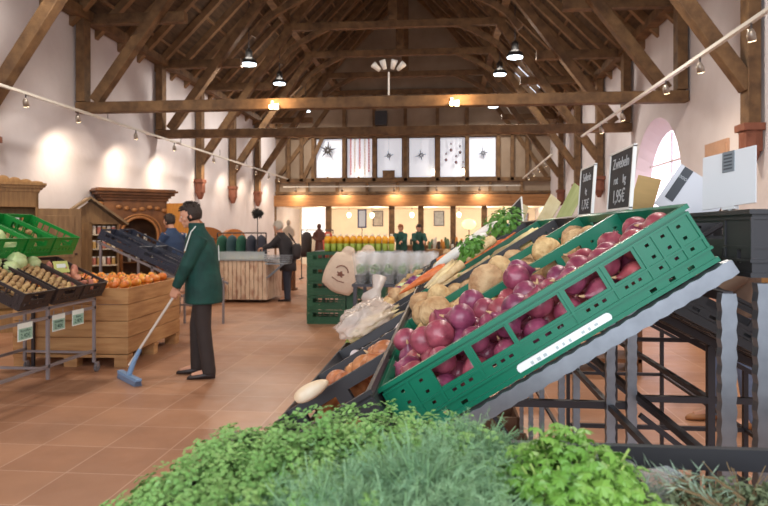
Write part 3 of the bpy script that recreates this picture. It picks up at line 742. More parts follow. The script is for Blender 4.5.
# ---------------------------------------------------------------- price boards
chalk = mat('white chalk', (188, 192, 196), .8)
rimw = mat('white board edge', (226, 226, 222), .5)
def board(name, label, loc, rz, wd, ht, tilt=0, lines=(), face=slate, ink=chalk, lean=0, holder=True, sizes=None):
    """upright board; local +x reads left to right, faces local -y"""
    o = thing(name, label, 'price board', loc, (tilt, lean, rz))
    m = MB(); m.box((0, 0, ht/2), (wd, .003, ht)); m.build('panel', face, o)
    if holder:
        m = MB(); t = .003
        m.b2(-wd/2-t, wd/2+t, -.004, .004, -t, t); m.b2(-wd/2-t, wd/2+t, -.004, .004, ht-t, ht+t); m.b2(-wd/2-t, -wd/2+t, -.004, .004, 0, ht); m.b2(wd/2-t, wd/2+t, -.004, .004, 0, ht)
        m.build('border', rimw, o)
    m = MB(); m.tube([(0, .005, .01), (0, .005, -.06)], .004, 6); m.box((0, .005, .004), (.03, .012, .02)); m.build('clip', mat('clear plastic clip', (214, 218, 220), .2), o)
    n = len(lines)
    for i, l in enumerate(lines):
        sz = sizes[i] if sizes else ht/(n+1)*.8
        text(l, sz, ink, o, (0, -.0026, ht*(1-(i+.75)/(n+.5))), (R(90), 0, 0))
    return o
# boards face the aisle (-X): reading direction runs towards the viewer
AIS = R(-90)
board('price_board', 'blackboard price sign with chalk writing above the onion crate, tallest of the boards', (.425, 1.60, 1.500), AIS, .20, .145, R(-4), ('Zwiebeln', 'rot     kg', '1,95\u20ac'), sizes=[.038, .03, .046])
board('price_board', 'blackboard price sign one place behind the tallest board', (.425, 1.97, 1.495), AIS, .18, .145, R(-4), ('Sellerie', 'kg', '1,75\u20ac'), sizes=[.036, .026, .042])
cremeb = mat('cream card', (232, 220, 178), .7, rgb2=(216, 200, 150), scale=20)
strp = mat('green striped card', (206, 208, 150), .7, rgb2=(150, 158, 96), scale=26, stretch=(1, 1, .1))
board('price_card', 'pale green striped card leaning back above the slope', (.44, 2.48, 1.47), R(-64), .07, .165, R(-10), (), strp, lean=R(30), holder=False)
board('price_card', 'cream card leaning back, just behind the green striped card', (.44, 3.0, 1.46), R(-60), .08, .16, R(-10), (), cremeb, lean=R(32), holder=False)
board('price_board', 'dark board leaning left on the far crates', (.42, 3.75, 1.45), R(-70), .18, .17, R(-8), ('kg',), lean=R(-24), sizes=[.05])
board('price_board', 'small dark board leaning left, farthest on the display', (.42, 4.7, 1.43), R(-70), .16, .16, R(-8), ('kg',), lean=R(-24), sizes=[.05])
board('price_card', 'small cream card behind the dark leaning board', (.46, 4.1, 1.47), R(-60), .1, .15, R(-8), (), cremeb, lean=R(20), holder=False)
# cards of the rear rack
o = board('price_card', 'plain white card on a clip, standing on the black crate', (.566, 1.33, 1.497), R(-66), .128, .112, R(-6), (), paper, lean=R(-5), holder=False)
m = MB(); m.b2(-.012, .016, -.0035, -.0015, .07, .112); q = m.build('sticker', mat('grey printed sticker', (120, 128, 134), .6), o); q['label'] = 'grey sticker with dark print'
m = MB()
for k in range(5): m.b2(-.008, .012, -.0042, -.0036, .075+k*.007, .078+k*.007)
m.build('print', mat('dark print', (70, 76, 82), .6), q)
o = board('price_card', 'pale grey card leaning back with a dark printed band', (.59, 1.68, 1.478), R(-50), .15, .12, R(-6), (), mat('pale grey card', (226, 228, 236), .6), lean=R(34), holder=False)
m = MB(); m.b2(-.06, -.035, -.0035, -.0015, .03, .12); q = m.build('printed_band', mat('dark grey band', (84, 88, 94), .6), o)
text('ooo', .016, chalk, q, (-.0475, -.004, .095), (R(90), 0, 0))
o = board('price_board', 'plain wooden board behind the tallest blackboard', (.575, 1.95, 1.49), R(-50), .075, .12, R(-6), (), mat('blond wood board', (206, 172, 116), .6, var=.15, scale=8, stretch=(1, 1, 6)), lean=R(14), holder=False)
# ---------------------------------------------------------------- herb counter in front
tb = thing('herb_table', 'low dark table under the herb crates', 'table', (-.05, .52, 0))
m = MB(); m.b2(-.40, 1.05, -.22, .27, 1.02, 1.04); m.build('table_top', darkst, tb)
for x in (-.38, 1.03):
    for y in (-.2, .25): m = MB(); m.b2(x-.012, x+.012, y-.012, y+.012, 0, 1.02); m.build('leg', darkst, tb)
for (x, lb) in ((-.265, 'black crate holding the curly parsley, in front of the display'), (.07, 'black crate holding the dill and flat leaf herbs'), (.655, 'black crate corner with rosemary and thyme')):
    M = Matrix.Translation((x, .42, 1.042)); crate('napf', black, M, .33 if x < 0 else .57, .38, .145, lb, 'black crates on the herb table')
def parsley(name, label, c, r, n, mt, size, seed, group, stems=9):
    o = thing(name, label, 'herbs', c, 0, group)
    rg = random.Random(seed); m = MB()
    for i in range(n):
        d = Vector((rg.gauss(0, 1), rg.gauss(0, 1), abs(rg.gauss(.25, .8)))).normalized()
        k = 1+.16*noise.noise(d*3.1+Vector((seed, 0, 0)))+.1*noise.noise(d*7+Vector((seed, 3, 0)))
        q = rg.uniform(.72, 1.0)*k
        p = Vector((d.x*r[0], d.y*r[1], d.z*r[2]))*q
        # three leaflets around a petiole tip
        nrm = (d+Vector((rg.uniform(-.7, .7), rg.uniform(-.7, .7), .6))).normalized()
        a = nrm.orthogonal().normalized(); a.rotate(Matrix.Rotation(rg.uniform(0, 6.28), 3, nrm)); b = nrm.cross(a); s_ = size*rg.uniform(.6, 1.15)
        for (u, v_) in ((0, 1), (-.95, -.25), (.95, -.25)):
            leaflet(m, p+a*u*s_+b*v_*s_, (a*v_-b*u if u else a), (b*v_+a*u).normalized(), (nrm+a*u*.4).normalized(), s_*.85, curl=rg.uniform(.1, .9))
    m.build('foliage', mt, o)
    s = MB()
    for i in range(stems):
        a = rg.uniform(0, 6.28); q = rg.uniform(.3, .8)
        e = Vector((math.cos(a)*r[0]*q, math.sin(a)*r[1]*q, r[2]*rg.uniform(.3, .75)))
        s.tube([(e.x*.3, e.y*.3, -.03), (e.x*.7, e.y*.7, e.z*.55), e], [.0022, .0018, .0012], 5)
    s.build('stems', mat('pale herb stalk', (164, 190, 104), .5), o)
    return o
pl1 = mat('curly parsley leaf', (156, 196, 114), .5, rgb2=(106, 156, 78), scale=14, rvar=.06)
pl2 = mat('flat parsley leaf', (134, 178, 78), .45, rgb2=(92, 144, 54), scale=12, rvar=.05)
for m_ in (pl1, pl2):
    b_ = m_.node_tree.nodes['Principled BSDF']; b_.inputs['Transmission Weight'].default_value = 0; b_.inputs['Subsurface Weight'].default_value = .0
spots = [(-.25, .62, .095), (-.23, .70, .09), (-.17, .65, .11), (-.14, .72, .11), (-.20, .55, .10), (-.10, .58, .10), (-.07, .75, .105), (-.28, .59, .075), (.0, .73, .10)]
plab = ['curly parsley bunch at the outer end of the herb crate', 'curly parsley bunch behind the outermost bunch', 'curly parsley bunch in the middle of the heap', 'curly parsley bunch leaning on the black onion tray', 'curly parsley bunch low in front of the heap', 'curly parsley bunch in front, beside the dill', 'curly parsley bunch directly below the onion crate corner', 'curly parsley bunch hanging over the crate end', 'curly parsley bunch between the dill plumes']
for i, (x, y, r) in enumerate(spots):
    parsley('curly_parsley', plab[i], (x, y, 1.125+(.015 if y > .65 else 0)), (r, r*.85, r*.98), 1050, pl1, .0052, 20+i, 'curly parsley bunches')
# dill
dm = mat('dill frond', (154, 190, 142), .6, rgb2=(112, 156, 120), scale=10)
def dill(label, c, r, n, seed):
    o = thing('dill_bunch', label, 'herbs', c, 0, 'dill bunches'); rg = random.Random(seed); m = MB(); s = MB()
    for i in range(n):
        d = Vector((rg.gauss(0, 1), rg.gauss(0, 1), abs(rg.gauss(.4, .8)))).normalized()
        e = Vector((d.x*r[0], d.y*r[1], d.z*r[2]))*rg.uniform(.75, 1.12); b0 = e*.55+Vector((0, 0, .0)); ax = ((e-b0).normalized()+Vector((rg.gauss(0, .5), rg.gauss(0, .5), rg.gauss(0, .3)))).normalized(); e = b0+ax*(e-b0).length*1.2
        dr = Vector((rg.uniform(-1.5, 1.5), rg.uniform(-1.5, 1.5), rg.uniform(-1.2, .2)))
        if i % 4 == 0: s.tube([Vector((e.x*.2, e.y*.2, 0)), b0, e], [.0014, .001, .0005], 4)
        for k in range(13):
            u = k/12; p = b0.lerp(e, u)+dr*u*u*.02
            for sd_ in range(3):
                q = (ax*.35+Vector((rg.gauss(0, 1), rg.gauss(0, 1), rg.gauss(0, 1)))*.8).normalized(); l = rg.uniform(.008, .017)*(1.1-u*.5)
                wv = q.cross(ax)
                if wv.length < 1e-3: continue
                wv = wv.normalized()*.00036; z = q.cross(wv).normalized()*.00042
                t = p+q*l
                m.add([p-wv, p+wv, p+z*1.4, t], [(0, 1, 3), (1, 2, 3), (2, 0, 3)])
    m.build('fronds', dm, o); s.build('stems', mat('dill stalk', (130, 168, 120), .5), o)
for i, (x, y, z, r, l) in enumerate(((-.10, .56, 1.15, .095, 'feathery blue green dill bunch in front of the curly parsley'), (-.02, .62, 1.165, .10, 'feathery dill bunch in the middle of the crate'), (.03, .735, 1.165, .075, 'feathery dill bunch against the onion crate'), (-.05, .53, 1.15, .09, 'feathery dill bunch nearest the viewer'), (.02, .58, 1.15, .075, 'feathery dill bunch beside the plastic film'))):
    dill(l, (x, y, z), (r, r*.85, r*.9), 560, 60+i)
# flat leaf bunch
for i, (x, y, z, r, n, l) in enumerate(((.125, .65, 1.165, .078, 200, 'bright green flat leaf parsley bunch standing highest'), (.185, .60, 1.12, .07, 240, 'bright green flat leaf parsley bunch beside the tallest one'), (.10, .58, 1.12, .065, 200, 'bright green flat leaf parsley bunch next to the dill'))):
    parsley('flat_leaf_parsley', l, (x, y, z), (r, r*.8, r*1.15), n, pl2, .0125, 80+i, 'flat leaf parsley bunches', 40)
# plastic film bag around the herbs
film = mat('clear plastic film', (236, 242, 244), .12, alpha=.28, spec=.8)
m = MB(); pts = []
nu, nv = 26, 8
for i in range(nu):
    for j in range(nv):
        u = i/(nu-1); v_ = j/(nv-1)
        a = math.pi*(.05+1.0*u); rr = .085+.012*math.sin(i*2.1+j)+.01*math.sin(j*3+i*.7)
        pts.append((.12+rr*1.25*math.cos(a), .66+rr*.9*math.sin(a), 1.06+.14*v_+.006*math.sin(i*1.7)))
m.add(pts, [(i*nv+j, (i+1)*nv+j, (i+1)*nv+j+1, i*nv+j+1) for i in range(nu-1) for j in range(nv-1)])
tag(m.build('plastic_sleeve', film, smooth=True), 'clear crinkled plastic sleeve around the flat leaf parsley', 'plastic bag')
# rosemary and thyme
rm_ = mat('rosemary needle', (176, 194, 172), .6, rgb2=(110, 134, 112), scale=30)
tm_ = mat('thyme leaf', (134, 150, 112), .7, rgb2=(96, 110, 80), scale=20)
def rosemary(label, a, b, seed):
    o = thing('rosemary_sprig', label, 'herbs', a, 0, 'rosemary sprigs'); rg = random.Random(seed); m = MB(); s = MB()
    d = Vector(b)-Vector(a); s.tube([(0, 0, 0), d*.5+Vector((0, 0, .01)), d], [.0018, .0015, .001], 5); n = int(d.length/.0022); dd = d.normalized()
    for i in range(n):
        p = d*(i/n)+Vector((0, 0, .01*math.sin(math.pi*i/n)))
        q = (dd*1.0+Vector((rg.gauss(0, 1), rg.gauss(0, 1), rg.gauss(0, 1))).normalized()*1.1).normalized(); wv = q.orthogonal().normalized()*.001; wv.rotate(Matrix.Rotation(rg.uniform(0, 6.28), 3, q)); l = rg.uniform(.014, .022); z = q.cross(wv).normalized()*.0006
        m.add([p, p+q*l*.5-wv, p+q*l, p+q*l*.5+wv, p+q*l*.5+z], [(0, 1, 4), (1, 2, 4), (2, 3, 4), (3, 0, 4)])
    m.build('needles', rm_, o); s.build('twig', mat('herb twig', (120, 100, 70), .8), o)
rosemary('pale rosemary sprig lying across the thyme', (.275, .66, 1.175), (.205, .70, 1.195), 1)
rosemary('rosemary sprig with its tip raised', (.285, .63, 1.165), (.215, .665, 1.195), 2)
rosemary('rosemary sprig near the crate corner', (.31, .69, 1.170), (.255, .70, 1.190), 3)
rosemary('rosemary sprig at the front of the thyme', (.25, .60, 1.160), (.20, .62, 1.175), 4)
for i, (x, y, r, l) in enumerate(((.23, .70, .062, 'dusty green thyme bunch under the rosemary'), (.32, .71, .062, 'dusty green thyme bunch at the crate corner'), (.20, .63, .05, 'dusty green thyme bunch next to the flat parsley'), (.28, .62, .055, 'dusty green thyme bunch in front'))):
    o = thing('thyme_bunch', l, 'herbs', (x, y, 1.145), 0, 'thyme bunches'); rg = random.Random(i+5); m = MB(); s = MB()
    for k in range(1500):
        d = Vector((rg.gauss(0, 1), rg.gauss(0, 1), abs(rg.gauss(0, .5)))).normalized(); p = Vector((d.x*r, d.y*r*.8, d.z*r*.6))*rg.uniform(.6, 1.05)
        nn = (d+Vector((rg.gauss(0, .5), rg.gauss(0, .5), rg.gauss(0, .5)))).normalized(); a = nn.orthogonal().normalized(); a.rotate(Matrix.Rotation(rg.uniform(0, 6.28), 3, nn)); b = nn.cross(a); z_ = .0022
        m.add([p-a*z_, p-b*z_*1.8, p+a*z_, p+b*z_*1.8], [(0, 1, 2, 3)])
    for k in range(24):
        a = rg.uniform(0, 6.28); s.tube([(0, 0, 0), (math.cos(a)*r*.6, math.sin(a)*r*.5, r*.4), (math.cos(a)*r*1.05, math.sin(a)*r*.85, r*rg.uniform(.2, .7))], [.001, .0008, .0005], 3)
    m.build('leaves', tm_, o); s.build('twigs', mat('herb twig', (120, 100, 70), .8), o)
# ---------------------------------------------------------------- left side: stand with crates, pallet box, furniture
st = thing('market_stand', 'grey tubular steel stand on castors carrying the potato crates', 'market stand', (-3.55, 5.0, 0))
def S2(p): return Vector(p)-Vector((-3.55, 5.0, 0))
SX = -3.56
for y in (4.2, 4.75, 5.42, 6.18):
    m = MB(); m.bar(S2((SX, y, .10)), S2((SX, y, .76)), .026, .026); m.build('leg', paintg, st)
    m = MB(); m.bar(S2((SX-.75, y, .10)), S2((SX-.75, y, 1.12)), .026, .026); m.build('leg', paintg, st)
    m = MB(); m.bar(S2((SX-.75, y, 1.09)), S2((SX, y, .74)), .026, .026); m.build('slope_rail', paintg, st)
    m = MB(); m.bar(S2((SX-.75, y, .2)), S2((SX, y, .2)), .022, .022); m.build('cross_bar', paintg, st)
for (x, z) in ((SX, .745), (SX, .66), (SX, .22), (SX-.75, 1.1), (SX-.75, .22)):
    m = MB(); m.bar(S2((x, 4.1, z)), S2((x, 6.2, z)), .026, .026); m.build('long_rail', paintg, st)
for (x, y) in ((SX+.01, 6.18), (SX-.75, 6.18), (SX+.01, 4.2), (SX-.75, 4.2)):
    m = MB(); m.lathe([(.04, -.012), (.047, -.006), (.047, .006), (.04, .012)], S2((x+.02, y, .05)), 14, rot=(0, R(90), 0)); c = m.build('castor', mat('castor rubber', (96, 94, 98), .6), st)
    m = MB(); m.box(S2((x+.02, y, .08)), (.03, .04, .05)); m.build('castor_fork', paintg, c)
# price tags hung from the rail
tagf = mat('white tag card', (226, 234, 230), .6); tagi = mat('dark green print', (30, 70, 66), .7)
for i, (y, z, txt) in enumerate(((5.07, .515, 'Kartoffeln'), (5.54, .525, 'Kartoffeln'), (5.85, .53, 'Batate'))):
    o = thing('price_tag', ['white price tag hanging on the stand rail, the one nearest the viewer', 'white price tag in the middle of the three on the rail', 'white price tag at the end of the stand rail by the pallet box'][i], 'price tag', (SX+.025, y, z), (R(0), 0, R(90)))
    m = MB(); m.b2(-.095, .095, -.004, 0, 0, .15); m.build('panel', tagf, o)
    m = MB(); m.b2(-.088, .088, -.0062, -.004, .012, .105); q = m.build('green_field', mat('pale green tag field', (150, 188, 172), .6), o)
    text(txt, .032, tagi, o, (0, -.0068, .085), (R(90), 0, 0)); text('2,40\u20ac', .055, tagi, o, (0, -.0068, .042), (R(90), 0, 0)); 
    [MB().tube([(hx, .0, .15), (hx, 0, .19)], .003, 5).build('hook', steel, o) for hx in (-.07, .07)]
# tilted crates: local x runs up the slope away from the aisle
BT = R(25)
def LM(x, y, z, tilt=BT, yaw=math.pi):  # crate whose x axis points to -X and up
    return Matrix.Translation((x, y, z)) @ Euler((0, 0, yaw)).to_matrix().to_4x4() @ Euler((0, -tilt, 0)).to_matrix().to_4x4()
basket = mat('dark brown plastic crate', (50, 38, 36), .5)
specs = [(5.36, 'potato', 'potatoes'), (5.82, 'potato', 'potatoes'), (6.25, 'sweet', 'sweet potatoes')]
for i, (y, kd, nm) in enumerate(specs):
    M = LM(SX+.04, y, .775)
    crate('napf', basket, M, .6, .40, .16, ['dark crate of potatoes on the stand, second from the pallet box end', 'dark crate of potatoes on the stand next to the sweet potatoes', 'dark crate of sweet potatoes at the end of the stand', 'dark crate of potatoes on the stand, nearest the viewer'][i], 'dark crates on the market stand')
    fr = lambda x, y_, z, M=M: M @ Vector((x, y_, z))
    if kd == 'potato': fill('potato', .026, fr, .03, .57, .02, .38, [.115], 'potato heaped in a dark crate on the grey stand', 'potatoes on the grey stand', stem=False, long=1.1, rotf=lambda: (rnd.uniform(0, 6), rnd.uniform(-1, 1), rnd.uniform(0, 6)))
    else: fill('sweet', .040, fr, .05, .56, .02, .38, [.07, .125], 'pinkish sweet potato heaped at the end of the grey stand', 'sweet potatoes on the grey stand', stem=False, long=1.7)
o = thing('price_tag', 'yellow green card standing among the sweet potatoes', 'price tag', (-3.74, 5.93, 1.03), (R(-20), 0, R(70)))
m = MB(); m.b2(-.08, .08, -.002, .002, 0, .12); m.build('panel', mat('lime card', (196, 204, 120), .6), o)
m = MB(); m.b2(-.05, .05, -.0035, -.002, .05, .09); m.build('print', tagf, o)
# upper tier shelf with the bright green crates
sh = thing('back_shelf', 'dark shelf rack behind the potato crates', 'shelf', (-4.42, 5.4, 0))
for y in (-1.2, -.2, .9):
    m = MB(); m.bar((.12, y, 0), (.12, y, 1.08), .03, .03); m.build('leg', darkst, sh)
    m = MB(); m.bar((-.5, y, 0), (-.5, y, 1.34), .03, .03); m.build('leg', darkst, sh)
m = MB(); m.bar((.12, -1.25, 1.08), (.12, .95, 1.08), .03, .03); m.build('long_rail', darkst, sh)
m = MB(); m.bar((-.5, -1.25, 1.34), (-.5, .95, 1.34), .03, .03); m.build('long_rail', darkst, sh)
for i, (y, lab) in enumerate(((6.55, 'bright green plastic crate tilted on the upper tier'), (6.12, 'bright green plastic crate tilted, next one along the upper tier'), (5.69, 'bright green plastic crate on the upper tier holding white cabbages'))):
    M = LM(-4.02, y, 1.19, R(24)); c = crate('napf', crgreen2, M, .6, .40, .20, lab, 'bright green crates on the upper tier')
    fr = lambda x, y_, z, M=M: M @ Vector((x, y_, z))
    if i in (2, 3): fill('cabbage', .075, fr, .0, .6, .0, .4, [.09], 'pale white cabbage in the bright green crate', 'white cabbages on the upper tier', stem=False)
    else: fill('potato', .04, fr, .03, .57, .02, .38, [.05], 'loose vegetable in the bottom of the tilted green crate', 'vegetables in the tilted green crates', stem=False, keep=.5)
for i, (x, y, z, r) in enumerate(((-3.98, 5.58, 1.155, .095), (-3.96, 5.80, 1.13, .07), (-4.02, 5.30, 1.16, .085), (-3.92, 5.42, 1.11, .07))):
    veg('cabbage', r, (x, y, z), (.3, .2, i), ['large pale kohlrabi-like cabbage resting between the tiers', 'small pale cabbage beside the largest one', 'pale cabbage at the edge of the picture', 'small pale cabbage in front of the two big ones'][i], None)

# pallet box of pumpkins
pb = thing('pallet_box', 'large wooden pallet box filled with orange pumpkins', 'crate', (-3.32, 6.42, 0), R(3))
PW, PD, PH = 1.25, 1.5, .84
for k in range(4):
    z0 = .14+k*.175
    for (nm, b) in (('front_board', (-PW, 0, 0, .025)), ('back_board', (-PW, 0, PD-.025, PD)), ('side_board', (-.025, 0, .025, PD-.025)), ('side_board', (-PW, -PW+.025, .025, PD-.025))):
        m = MB(); m.b2(*b, z0, z0+.168); m.build(nm, pine, pb, bevel=.003)
for (x, y) in ((-.05, .05), (-PW+.05, .05), (-.05, PD-.05), (-PW+.05, PD-.05)):
    m = MB(); m.b2(x-.03, x+.03, y-.03+.012*(1 if y < 1 else -1), y+.03, .14, PH-.01); m.build('corner_post', pine, pb)
for y in (.06, PD/2, PD-.06):
    m = MB()
    for x in (-PW+.08, -PW/2, -.08): m.b2(x-.07, x+.07, y-.06, y+.06, 0, .1)
    m.b2(-PW, 0, y-.06, y+.06, .1, .13); m.build('pallet_skid', pine, pb)
m = MB(); m.b2(-PW+.03, -.03, .03, PD-.03, .135, .155); m.build('bottom_board', pine, pb)
frp = lambda x, y, z: Vector((-3.32, 6.42, 0))+Euler((0, 0, R(3))).to_matrix() @ Vector((x, y, z))
fill('pumpkin', .062, frp, -PW+.03, -.03, .03, PD-.03, [.76, .84], 'orange pumpkin heaped in the pallet box', 'pumpkins in the pallet box', rotf=lambda: (rnd.uniform(-.6, .6), rnd.uniform(-.6, .6), rnd.uniform(0, 6)), keep=.95)
# carved wardrobe
def cornice(m, w_, d_, z, steps):
    for (e, a, b) in steps: m.b2(-w_/2-e, w_/2+e, -e, d_, z+a, z+b)
wd = thing('carved_wardrobe', 'big carved brown wardrobe with a heavy cornice and an arched opening', 'wardrobe', (-6.2, 12.3, 0), R(42))
W_, D_, H_ = 1.25, .6, 2.04
m = MB(); m.b2(-W_/2, W_/2, 0, D_, 0, .35); m.b2(-W_/2, -W_/2+.05, 0, D_, .35, H_); m.b2(W_/2-.05, W_/2, 0, D_, .35, H_); m.b2(-W_/2, W_/2, D_-.03, D_, .35, H_); m.b2(-W_/2, W_/2, 0, D_, H_-.05, H_); m.build('carcass', brownw, wd)
m = MB(); cornice(m, W_, D_, H_, ((.03, 0, .06), (.07, .06, .11), (.13, .11, .17), (.18, .17, .21), (.14, .21, .24))); m.build('cornice', brownw, wd, bevel=.01)
m = MB(); n = 16; cx, r_ = .08, .36
pts_o = [(-W_/2+.05, .35), (-W_/2+.05, H_-.05), (W_/2-.05, H_-.05), (W_/2-.05, .35)]
arc = [(cx-r_, .45)]+[(cx-r_*math.cos(math.pi*i/n), 1.35+r_*math.sin(math.pi*i/n)) for i in range(n+1)]+[(cx+r_, .45)]
for (y, fl) in ((0, 1), (.05, 0)):
    pass
def face(m, y0, y1):
    # arch panel as strips
    xs = [-W_/2+.05]+[a[0] for a in arc[1:-1]]+[W_/2-.05]
    m.b2(-W_/2+.05, cx-r_, y0, y1, .35, H_-.05); m.b2(cx+r_, W_/2-.05, y0, y1, .35, H_-.05)
    for i in range(1, len(arc)-2):
        (xa, za), (xb, zb) = arc[i], arc[i+1]
        m.add([(xa, y0, za), (xb, y0, zb), (xb, y0, H_-.05), (xa, y0, H_-.05), (xa, y1, za), (xb, y1, zb), (xb, y1, H_-.05), (xa, y1, H_-.05)], [(0, 1, 2, 3), (7, 6, 5, 4), (0, 4, 5, 1)])
face(m, 0, .04); m.build('arched_front', brownw, wd)
m = MB(); m.tube([(x, -.01, z) for x, z in arc], .03, 8); m.tube([(x+(x-cx)*.18, -.01, z+(.05 if z > 1.3 else 0)) for x, z in arc], .018, 8)
for k in range(7): m.blob((-.35+k*.15+.02, -.02, 1.88+.03*math.cos(k*1.5)), (.06, .03, .045), 10, 6)
for x in (-.68, .68): m.tube([(x, -.03, .4), (x, -.03, 1.9)], [.05, .04], 10); m.blob((x, -.03, 1.95), (.07, .05, .06)); m.blob((x, -.03, .4), (.07, .05, .06))
m.build('carving', mat('lighter carved wood', (160, 108, 62), .5, var=.3, scale=12), wd, smooth=True)
m = MB(); m.b2(-W_/2+.06, W_/2-.06, .12, D_-.05, .78, .8); m.b2(-W_/2+.06, W_/2-.06, .12, D_-.05, 1.2, 1.22); m.build('shelf', brownw, wd)
dd_ = MB(); dd_.b2(0, .62, -.02, .02, .4, 2.0); dd_.b2(.06, .56, -.03, .03, .5, 1.15); dd_.b2(.06, .56, -.03, .03, 1.25, 1.9); do_ = dd_.build('door', mat('honey wood door', (204, 138, 62), .5, var=.25, scale=5, stretch=(8, 8, 1)), wd, bevel=.006)
do_.location = (W_/2, -.02, 0); do_.rotation_euler = (0, 0, R(-58)); do_['label'] = 'honey coloured open door'
for i in range(9):
    o = MB(); o.lathe([(.03, 0), (.035, .02), (.035, .1), (.02, .13), (.02, .15)], n=10)
    q = o.build('jar', mat('jar glass pale', (206, 200, 190), .3, rvar=.3), smooth=True); q.matrix_world = wd.matrix_basis @ Matrix.Translation((-.22+.16*(i % 5), .25, .80+(.42 if i > 4 else 0))); tag(q, 'small pale jar on the shelf inside the carved wardrobe', 'jar', 'jars in the carved wardrobe')
# little house-shaped cabinet
hc = thing('gabled_cabinet', 'narrow cabinet with a small gabled roof and shelves of jars', 'cabinet', (-6.0, 10.3, 0), R(38))
w2, d2, h2 = .92, .42, 1.58
m = MB(); m.b2(-w2/2, w2/2, d2-.03, d2, 0, h2); m.b2(-w2/2, -w2/2+.03, 0, d2, 0, h2); m.b2(w2/2-.03, w2/2, 0, d2, 0, h2); m.b2(-w2/2, w2/2, 0, d2, 0, .25); m.b2(-.03, .03, 0, d2, .25, h2); m.b2(-w2/2, w2/2, 0, d2, h2-.03, h2); m.build('carcass', graywood, hc)
m = MB()
for s in (-1, 1): m.bar((s*(w2/2+.14), d2/2, h2-.03), (0, d2/2, h2+.42), d2+.2, .035, up=(0, 0, 1))
m.build('roof', mat('weathered shingle board', (136, 112, 82), .8, var=.3, scale=8), hc)
m = MB(); m.add([(-w2/2, .03, h2), (w2/2, .03, h2), (0, .03, h2+.36), (-w2/2, .06, h2), (w2/2, .06, h2), (0, .06, h2+.36)], [(0, 1, 2), (5, 4, 3)]); m.build('gable', graywood, hc)
m = MB(); m.b2(-w2/2-.02, -w2/2+.45, -.05, -.02, .25, h2-.02); m.b2(-w2/2+.04, -w2/2+.39, -.06, -.02, .35, h2-.12); m.build('door', graywood, hc, bevel=.004)
for z in (.55, .85, 1.13, 1.38):
    m = MB(); m.b2(.03, w2/2-.03, .02, d2-.03, z-.02, z); m.build('shelf', mat('pale shelf board', (214, 200, 176), .6), hc)
jm = [mat('jar label cream', (230, 220, 204), .4), mat('jar label rose', (196, 120, 104), .4), mat('jar label ochre', (206, 168, 104), .4)]
for a, z in enumerate((.55, .85, 1.13, 1.38)):
    for k in range(5):
        m = MB(); m.lathe([(.028, 0), (.032, .01), (.032, .1), (.026, .12)], n=10); q = m.build('jar', jm[(a+k) % 3], smooth=True)
        q.matrix_world = hc.matrix_basis @ Matrix.Translation((.07+.078*k, .08, z+.001)); tag(q, 'small jar on the shelves of the gabled cabinet', 'jar', 'jars in the gabled cabinet')
        m = MB(); m.lathe([(.03, .12), (.03, .14)], n=10); m.build('lid', mat('white jar lid', (236, 234, 230), .4), q)
# cupboard with a crest, doors open
cb = thing('painted_cupboard', 'tall wooden cupboard with a scalloped crest and open doors', 'cupboard', (-6.28, 8.3, 0), R(36))
w3, d3, h3 = 1.15, .5, 2.0
m = MB(); m.b2(-w3/2, w3/2, d3-.03, d3, 0, h3); m.b2(-w3/2, -w3/2+.04, 0, d3, 0, h3); m.b2(w3/2-.04, w3/2, 0, d3, 0, h3); m.b2(-w3/2, w3/2, 0, d3, 0, .3); m.b2(-w3/2, w3/2, 0, d3, h3-.22, h3); m.build('carcass', oak, cb)
m = MB(); cornice(m, w3, d3, h3, ((.02, 0, .05), (.06, .05, .09), (.1, .09, .12)))
for k in range(9):
    x = -w3/2+.02+k*(w3-.04)/8; hh = .03+.07*(1-abs(k-4)/4)
    m.blob((x, .04, h3+.12+hh*.3), (.085, .018, hh), 10, 8)
m.build('crest', oak, cb)
for (x, a, nm) in ((-w3/2, -110, 'left'), (w3/2, -168, 'r')):
    m = MB(); m.b2(0, .56, -.02, .02, .3, h3-.24); m.b2(.08, .48, -.03, .03, .4, .95); m.b2(.08, .48, -.03, .03, 1.05, h3-.34); q = m.build('door', graywood, cb, bevel=.005); q.location = (x, -.03, 0); q.rotation_euler = (0, 0, R(a) if nm == 'left' else R(-14))
    kk = MB(); kk.blob((.5, -.05, 1.1), (.02, .02, .02)); kk.build('knob', mat('dark knob', (60, 36, 24), .4), q)
for z in (.8, 1.22, 1.5):
    m = MB(); m.b2(-w3/2+.04, w3/2-.04, .03, d3-.03, z-.02, z); m.build('shelf', oak, cb)
pk = [mat('yellow packet', (222, 196, 60), .5), mat('green packet', (128, 160, 60), .5), mat('white packet', (222, 222, 216), .5), mat('orange packet', (214, 132, 50), .5)]
for a, z in enumerate((.8, 1.22, 1.5)):
    for k in range(8):
        m = MB(); m.b2(-.045, .045, 0, .07, 0, .15 if a == 2 else .17); q = m.build('packet', pk[(k+a*2) % 4 if a == 2 else (k+2) % 4], bevel=.005)
        q.matrix_world = cb.matrix_basis @ Matrix.Translation((-.46+.125*k, .1, z+.001)); tag(q, 'small boxed packet on the shelves of the crested cupboard', 'packet', 'packets in the crested cupboard')
# orange-brown display cabinet between
m = MB(); m.b2(-.2, .2, 0, .3, 0, 1.62); cc_ = m.build('slim_cabinet', mat('orange brown wood', (168, 104, 48), .5, var=.3, scale=6, stretch=(6, 6, 1)), bevel=.01); cc_.location = (-6.0, 9.45, 0); cc_.rotation_euler = (0, 0, R(38)); tag(cc_, 'slim orange brown cabinet between the crested cupboard and the gabled cabinet', 'cabinet')
m = MB(); m.b2(-.24, .24, -.04, .32, 1.62, 1.68); m.b2(-.16, .16, -.012, 0, .2, 1.5); m.build('cap_moulding', mat('orange brown wood', (168, 104, 48)), cc_)
